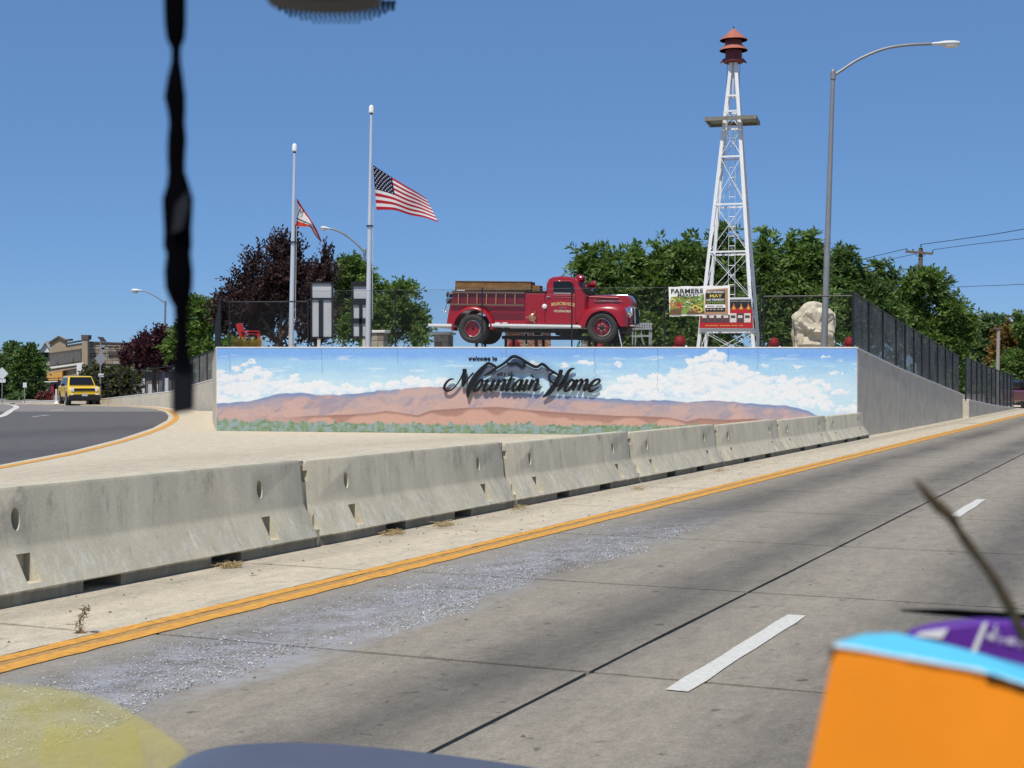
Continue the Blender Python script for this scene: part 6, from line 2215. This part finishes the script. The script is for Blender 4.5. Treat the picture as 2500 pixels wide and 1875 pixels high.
for s in (-1, 1):
    b = MB()
    b.add([(s * .812, -.75, 1.14), (s * .812, .45, 1.14), (s * .70, .45, 1.58), (s * .70, -.42, 1.58)], [(0, 1, 2, 3)])
    obj('side_window', b, T_GLASS, car, local=True)
    b = MB()
    b.add([(s * .812, .55, 1.14), (s * .812, 1.6, 1.14), (s * .70, 1.5, 1.58), (s * .70, .55, 1.58)], [(0, 1, 2, 3)])
    obj('side_window', b, T_GLASS, car, local=True)
    mi = obj('wing_mirror', MB().box((s * 1.02, -.72, 1.16), (.2, .12, .16)), C_BLK, car, .03, local=True)
    hl = obj('headlight', MB().lathe((s * .66, -2.0, .90), [(.02, -.06), (.12, -.05), (.13, .0)], 16, axis='y'), C_LAMP, car, local=True, smooth=50)
    obj('fog_light', MB().lathe((s * .68, -2.03, .60), [(.02, -.05), (.08, -.04), (.085, .02)], 14, axis='y'), C_LAMP, car, local=True, smooth=50)
    for yw in (-1.28, 1.35):
        wl = obj('wheel', MB().lathe((s * .82, yw, .35), [(.2, -.11), (.33, -.11), (.36, -.08), (.36, .08), (.33, .11), (.2, .11)], 22, axis='x'), C_TYRE, car, local=True, smooth=40)
        obj('rim', MB().lathe((s * .82, yw, .35), [(.2, -.115), (.06, -.09), (.06, .09), (.2, .115)], 14, axis='x'), M_GALV, wl, local=True, smooth=40)
        obj('wheel_arch', MB().lathe((s * .80, yw, .36), [(.46, -.11), (.46, .11)], 24, axis='x'), C_BLK, car, local=True)
cbox('grille', sym([(.0, .82), (.58, .82), (.60, .98), (.0, .98)])[:0] or [(-.60, .82), (.60, .82), (.58, .97), (-.58, .97)], -2.055, -1.98, C_BLK, .01)
cbox('bumper', [(-.90, .30), (.90, .30), (.88, .56), (.55, .62), (-.55, .62), (-.88, .56)], -2.10, -1.9, C_BLK, .03)
cbox('number_plate', [(-.16, .52), (.16, .52), (.16, .66), (-.16, .66)], -2.12, -2.10, M_PANEL, 0)
cbox('underbody', [(-.85, .24), (.85, .24), (.85, .45), (-.85, .45)], -1.8, 2.0, C_BLK, 0)

# dark red car and brick house at the far right edge
o = thing('parked_car', 'dark red car half hidden at the right edge, beyond the mesh fence', 'car', P(2500, 1015, 74))
cx_ = P(2502, 1015, 74)
obj('body', MB().box((cx_.x + .8, 75.5, .62), (1.75, 4.0, .62)), paint('dark_red_car_paint', (.16, .008, .012)), o, .12, 3)
obj('cabin', MB().box((cx_.x + .8, 75.9, 1.18), (1.45, 2.2, .52)), T_GLASS, o, .15, 3)
for sx_ in (-.75, .75):
    obj('wheel', MB().lathe((cx_.x + .8 + sx_, 74.2, .33), [(.1, -.1), (.33, -.1), (.33, .1), (.1, .1)], 16, axis='x'), C_TYRE, o, smooth=40)
    obj('headlight', MB().lathe((cx_.x + .8 + sx_ * .8, 73.5, .72), [(.02, -.05), (.11, -.04), (.11, .03)], 12, axis='y'), C_LAMP, o, smooth=40)
brick_house('orange brick house at the far right edge behind the red car', 2486, 2560, 957, 985, 100, bw_=8, bh_=3.5, wins=((2492, 2497, 964, 976),))

# ------------------------------------------------------------------ litter and weeds on the road
M_GLASSB = mat('crushed_glass', (.46, .465, .47), .5, spec=.3)
rg = np.random.default_rng(5)
n = 52000
t = rg.uniform(2.5, 15.2, n)
edge = -4.42 + .10 * np.sin(t * 1.7) + .05 * np.sin(t * 5.1)
c = edge - np.abs(rg.normal(0, 1, n)) * .5
keep = (c > -5.62) & (rg.uniform(0, 1, n) < np.clip((15.4 - t) / 3, .05, 1)) & (vnoise(c * 4, t * 1.3, 9) + rg.uniform(-.35, .35, n) > .36)
c, t = c[keep], t[keep]
n = len(c)
ctr = np.stack([c * NX + t * UX, c * NY + t * UY, np.full(n, .004)], 1)
sz = rg.uniform(.0016, .0046, n)
sz = np.where(rg.uniform(0, 1, n) < .06, sz * 1.9, sz)
ax1 = norm(rg.normal(size=(n, 3)) * np.array([1, 1, .35]))
ax2 = norm(np.cross(ax1, norm(rg.normal(size=(n, 3)) * np.array([.5, .5, 1]))))
V = np.stack([ctr + ax1 * sz[:, None] * 1.5, ctr + ax2 * sz[:, None], ctr - ax1 * sz[:, None] * 1.4, ctr - ax2 * sz[:, None] * .9], 1).reshape(-1, 3)
V[:, 2] = np.maximum(V[:, 2] + .002, .0015)
tag(quads('crushed_glass', V, np.arange(len(V)).reshape(-1, 4), M_GLASSB), 'band of crushed pale glass scattered beside the yellow line', kind='stuff')
M_STRAW = mat('dry_straw', (.42, .31, .15), .9, var=.2, vscale=20)
M_PEB = mat('dark_grit', (.12, .10, .085), .95)
b = MB()
for (px, py, w) in ((960, 1305, 60), (1082, 1284, 70), (1270, 1243, 60), (560, 1385, 50), (1560, 1196, 50), (1760, 1150, 60)):
    Yp = F * H / (py - HY)
    q0 = P(px, py, Yp)
    for k in range(110 if px < 1200 else 40):
        d = Vector((UX, UY, 0)) * rnd.gauss(0, w / F * Yp * .35) + Vector((NX, NY, 0)) * rnd.gauss(0, .045)
        an = rnd.uniform(0, 6.28)
        v = Vector((math.cos(an), math.sin(an), rnd.uniform(-.1, .3))) * rnd.uniform(.03, .09)
        q = q0 + d + Vector((0, 0, rnd.uniform(.004, .045)))
        b.bar(q - v / 2, q + v / 2, .004)
tag(obj('straw', b, M_STRAW, fix=False), 'wisps of dry straw along the foot of the barrier', kind='stuff')
b = MB()
for k in range(520):
    cc, tt = rnd.choice(((-7.05, .3), (-6.6, .35), (-4.2, 1.2), (-1.5, 1.2))), rnd.uniform(3, 34)
    q = road(cc[0] + rnd.gauss(0, cc[1]), tt)
    if -6.02 < cc[0] + 0 < 0 and rnd.random() < .6: continue
    r = rnd.uniform(.004, .014)
    b.add([q + Vector((r * math.cos(a) * rnd.uniform(.7, 1.3), r * math.sin(a) * rnd.uniform(.7, 1.3), 0)) for a in (0, 1.57, 3.14, 4.71)] + [q + Vector((0, 0, r * .9))], [(0, 1, 4), (1, 2, 4), (2, 3, 4), (3, 0, 4)])
tag(obj('grit', b, M_PEB, fix=False), 'dark grit and small pebbles on the concrete', kind='stuff')
# dry weed in the joint
wd = thing('dry_weed', 'single dry brown weed growing from the slab joint by the yellow line', 'weed', P(196, 1546, F * H / (1546 - HY)))
Yw = F * H / (1546 - HY)
b = MB()
stem_pts = [P(196, 1546, Yw), P(193, 1532, Yw), P(197, 1512, Yw), P(205, 1500, Yw), P(213, 1486, Yw)]
b.tube(spline(stem_pts, 4), .0035, 5)
for k in range(7): b.tube([P(196, 1545, Yw), P(196 + rnd.uniform(-16, 24), 1545 - rnd.uniform(4, 40), Yw + rnd.uniform(-.03, .03))], [.002, .001], 4)
obj('stem', b, M_STRAW, wd)
b = MB()
for k in range(60):
    q = spline(stem_pts, 4)[rnd.randrange(2, 16)] if k > 16 else P(212, 1486, Yw)
    q = q + Vector((rnd.gauss(0, .012), rnd.gauss(0, .012), rnd.gauss(0, .012)))
    b.bar(q, q + Vector((rnd.gauss(0, .012), rnd.gauss(0, .012), rnd.gauss(0, .012))), .004)
b.tube([P(180, 1546, Yw), P(196, 1543, Yw), P(214, 1547, Yw)], [.004, .014, .004], 6)
obj('seed_head', b, mat('brown_seed', (.16, .11, .06), .95), wd, fix=False)

# ------------------------------------------------------------------ things inside the car the photo was taken from
I_BLK = mat('black_strap', (.003, .003, .004), 1.0, spec=.0)
I_TAG = mat('dark_tag', (.010, .011, .014), .6, spec=.1)
YI = .62
st_ = thing('hanging_strap', 'knotted black strap hanging close to the camera at the left', 'strap', P(430, -60, YI))
prof = [(x, y, r * 1.3) for x, y, r in [(428, -70, 22), (427, 0, 21), (428, 60, 20), (429, 95, 17), (430, 118, 9), (430, 150, 9), (428, 190, 15), (427, 235, 20), (431, 270, 17), (432, 300, 15), (432, 340, 18), (430, 385, 17), (431, 420, 16), (434, 450, 21), (434, 485, 29), (434, 520, 28), (434, 560, 26), (434, 600, 27), (436, 620, 23), (436, 660, 27), (437, 700, 26), (440, 725, 21), (443, 750, 14), (443, 800, 12), (444, 860, 13), (446, 890, 20)]]
pts = [P(x, y, YI) for x, y, r in prof]
rad = [r * YI / F for x, y, r in prof]
obj('cord', MB().tube(pts, rad, 12, flat=.6, up=(0, 1, 0)), I_BLK, st_, smooth=70)
b = MB()
b.prism([P(418, 1012, YI), P(470, 1002, YI), P(472, 885, YI), P(418, 882, YI)], (0, .004, 0))
obj('end_tag', b, I_TAG, st_, .001)
b = MB()
b.prism([P(419, 570, YI - .006), P(444, 560, YI - .006), P(460, 500, YI - .006), P(456, 468, YI - .006), P(428, 500, YI - .006)], (0, .002, 0))
obj('clasp', b, mat('grey_clasp', (.02, .022, .027), .6, spec=.1), st_)
YM = .72
mr = thing('rear_view_mirror', 'dark underside of the rear view mirror at the top edge', 'mirror', P(690, -40, YM))
b = MB()
ou = [(600, -80), (640, -18), (700, -8), (760, -3), (820, -2), (870, -7), (915, -16), (930, -80)]
b.prism([P(x, y, YM) for x, y in ou], (0, .03, 0))
obj('housing', b, mat('mirror_housing', (.05, .046, .042), .6), mr, .002)
YD = 1.15
b = MB()
for r in range(7):
    y = 6 + r * 8
    half = 150 * math.sqrt(max(0, 1 - (y / 58) ** 2))
    x = 822 - half + (6 if r % 2 else 0)
    rr = 6.2 - r * .5
    while x < 822 + half:
        q = P(x, y, YD)
        k = rr * YD / F
        b.add([q + Vector((k * math.cos(a), 0, k * math.sin(a))) for a in [6.283 * i / 8 for i in range(8)]], [tuple(range(8))])
        x += 12
d_ = obj('dot_pattern', b, I_BLK, fix=False)
tag(d_, 'black dot pattern on the glass behind the mirror', kind='stuff')

# snack box
I_OR = mat('orange_card', (.66, .205, .008), .7, spec=.15, var=.1, vscale=11)
I_CY = mat('cyan_card', (.12, .62, .86), .55)
I_WH = mat('white_card_edge', (.8, .78, .76), .7)
I_PU = mat('purple_print', (.11, .02, .28), .45)
bx = thing('snack_box', 'orange cardboard box with a pale blue flap, close to the camera', 'box', P(2240, 1900, .5))
YB1, YB2 = .50, .58
A0, A1, A2, A3 = P(2036, 1581, YB1), P(2640, 1725, YB1), P(2600, 2100, .47), P(1924, 2100, .47)
b = MB()
off = Vector((.035, .06, -.03))
b.prism([A3, A2] + [P(x, y, YB1) for x, y in ((2640, 1719), (2416, 1647), (2300, 1624), (2180, 1603), (2100, 1588), (2036, 1580))], off)
obj('carton', b, I_OR, bx, .0008)
b = MB()
fl_ = [P(2040, 1578, YB1), P(2180, 1600, YB1), P(2416, 1643, YB1), P(2640, 1715, YB1), P(2640, 1668, YB2), P(2500, 1631, YB2), P(2330, 1585, YB2), P(2188, 1552, YB2), P(2110, 1556, YB2 - .03)]
b.prism(fl_, (0, .0012, .001))
obj('flap', b, I_CY, bx)
ed = [P(2036, 1577, YB1 - .001), P(2100, 1586, YB1 - .001), P(2180, 1601, YB1 - .001), P(2300, 1622, YB1 - .001), P(2416, 1645, YB1 - .001), P(2640, 1717, YB1 - .001)]
obj('torn_edge', MB().tube(spline(ed, 5), [rnd.uniform(.0003, .0008) for _ in range(26)], 6), I_WH, bx)
obj('worn_edge', MB().tube(spline([P(2405, 1648, YB1 - .0015), P(2440, 1657, YB1 - .0015), P(2470, 1668, YB1 - .0015), P(2520, 1684, YB1 - .0015), P(2640, 1722, YB1 - .0015)], 4), [.0002] + [rnd.uniform(.0006, .0012) for _ in range(16)], 6), mat('scuffed_brown_edge', (.06, .025, .012), .9), bx)
obj('corner_wear', MB().tube([P(2034, 1583, YB1 - .001), P(2030, 1600, YB1 - .001), P(2026, 1622, YB1 - .001)], [.0010, .0006, .0002], 6), bpy.data.materials['scuffed_brown_edge'], bx)
obj('flap_edge', MB().tube(spline([P(2188, 1551, YB2), P(2330, 1584, YB2), P(2500, 1630, YB2), P(2640, 1667, YB2)], 4), .0006, 6), mat('lilac_edge', (.72, .60, .78), .6), bx)
YPk = .64
pk = thing('purple_packet', 'purple packet with white print behind the orange box', 'packet', P(2420, 1640, YPk))
top_ = [(2225, 1560), (2240, 1545), (2280, 1534), (2330, 1525), (2380, 1520), (2430, 1518), (2500, 1522), (2600, 1534)]
b = MB()
b.prism([P(2225, 1700, YPk)] + [P(x, y, YPk) for x, y in top_] + [P(2600, 1800, YPk)], (0, .012, .0))
obj('pouch', b, I_PU, pk, .002)
b = MB()
b.prism([P(2372, 1592, YPk - .001), P(2384, 1592, YPk - .001), P(2412, 1520, YPk - .001), P(2402, 1521, YPk - .001)], (0, .0008, 0))
obj('white_stripe', b, M_WHITE, pk)
b = MB()
b.prism([P(2234, 1553, YPk - .001), P(2300, 1560, YPk - .001), P(2315, 1535, YPk - .001), P(2250, 1543, YPk - .001)], (0, .0008, 0))
obj('white_label', b, M_WHITE, pk)
for body, x, y, w in (('L', 2434, 1535, 12), ('40 g 60 g', 2452, 1564, 92)):
    place_text('print', body, P(x, y, YPk - .0015), (1, 0, -.22), (0, -1, 0), w / F * YPk, M_WHITE, pk, offset=.02)

# dried stalk and wiper
stk = [(2234, 1172, 2.5), (2250, 1190, 5), (2271, 1216, 9), (2295, 1240, 10.5), (2320, 1262, 8.5), (2345, 1302, 7.5), (2372, 1340, 9), (2395, 1370, 7.5), (2420, 1404, 7.5), (2445, 1447, 9), (2464, 1482, 9.5), (2482, 1518, 9), (2502, 1557, 10), (2540, 1630, 10)]
YK = .56
pts = [P(x, y, YK) for x, y, r in stk]
sp_ = spline([(p.x, p.y, p.z) for p in pts], 5)
rr = np.interp(np.linspace(0, len(stk) - 1, len(sp_)), range(len(stk)), [r for x, y, r in stk])
tag(obj('dried_stalk', MB().tube(sp_, [1.5 * r * YK / F * rnd.uniform(.82, 1.12) for r in rr], 9), mat('dry_brown_stalk', (.10, .068, .036), .95, spec=.1, var=.45, vscale=160, bump=.6, bscale=900), smooth=60), 'brown dried plant stalk leaning up from the lower right', 'stalk')
wp = thing('windscreen_wiper', 'black wiper blade at the right, above the purple packet', 'wiper', P(2400, 1510, 1.0))
b = MB()
b.prism([P(2204, 1494, 1.0), P(2300, 1503, 1.0), P(2480, 1520, 1.0), P(2640, 1536, 1.0), P(2640, 1512, 1.0), P(2480, 1502, 1.0), P(2330, 1493, 1.0)], (0, .012, .0))
obj('blade', b, I_BLK, wp, .001)
obj('arm', MB().bar(P(2440, 1507, .99), P(2640, 1520, .99), .004), I_BLK, wp)

# bonnet of the car itself
M_BON = mat('blue_grey_car_paint', (.095, .095, .115), .35, spec=.4, coat=.12, var=.12, vscale=5)
bnp = [(380, 1900), (405, 1876), (447, 1853), (500, 1832), (558, 1820), (646, 1814), (730, 1813), (823, 1817), (930, 1826), (1046, 1838), (1180, 1855), (1330, 1878), (1400, 1890)]
rows_ = []
c2 = [(p.x, p.y) for p in spline([(x, y, 0) for x, y in bnp], 4)]
for k in range(9):
    u = k / 8
    Yk = 1.75 - .9 * u
    ring = []
    for x, y in c2:
        q = P(x, y, 1.75)
        ring.append(Vector((q.x, Yk, q.z - .02 * u - .055 * u * u)))
    rows_.append(ring)
b = MB()
m_ = len(c2)
vs = [p for r in rows_ for p in r] + [Vector((p.x, p.y + .02, p.z - .5)) for p in rows_[0]]
fs = [(r * m_ + i, r * m_ + i + 1, (r + 1) * m_ + i + 1, (r + 1) * m_ + i) for r in range(8) for i in range(m_ - 1)]
fs += [(9 * m_ + i, 9 * m_ + i + 1, i + 1, i) for i in range(m_ - 1)]
b.add(vs, fs)
tag(obj('car_bonnet', b, M_BON, smooth=60), 'blurred blue grey car bonnet at the bottom edge', 'car bonnet')

# yellow windscreen reflection, bottom left, imitated by an added translucent sheet
M_REFLECTION = bpy.data.materials.new('yellow_reflection')
M_REFLECTION.use_nodes = True
g_ = N(M_REFLECTION)
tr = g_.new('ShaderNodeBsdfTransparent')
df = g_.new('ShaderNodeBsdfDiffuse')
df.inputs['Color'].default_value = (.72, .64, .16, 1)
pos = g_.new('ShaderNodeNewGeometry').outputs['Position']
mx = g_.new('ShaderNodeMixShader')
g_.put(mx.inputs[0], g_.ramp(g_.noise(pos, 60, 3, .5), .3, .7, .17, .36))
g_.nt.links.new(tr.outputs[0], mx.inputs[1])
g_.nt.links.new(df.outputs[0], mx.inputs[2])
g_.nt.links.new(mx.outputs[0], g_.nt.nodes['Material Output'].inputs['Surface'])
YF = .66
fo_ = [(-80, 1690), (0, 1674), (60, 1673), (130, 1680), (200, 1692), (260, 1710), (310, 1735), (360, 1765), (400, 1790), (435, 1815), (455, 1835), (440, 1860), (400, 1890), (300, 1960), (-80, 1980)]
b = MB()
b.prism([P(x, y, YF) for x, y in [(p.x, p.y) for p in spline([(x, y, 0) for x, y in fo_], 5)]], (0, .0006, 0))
yf = tag(obj('yellow_reflection', b, M_REFLECTION), 'see-through yellow sheet imitating a windscreen reflection at the bottom left, over the road', 'reflection')
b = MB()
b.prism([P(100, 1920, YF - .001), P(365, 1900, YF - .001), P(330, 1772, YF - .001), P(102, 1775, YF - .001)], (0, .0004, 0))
obj('inner_patch', b, M_REFLECTION, yf)
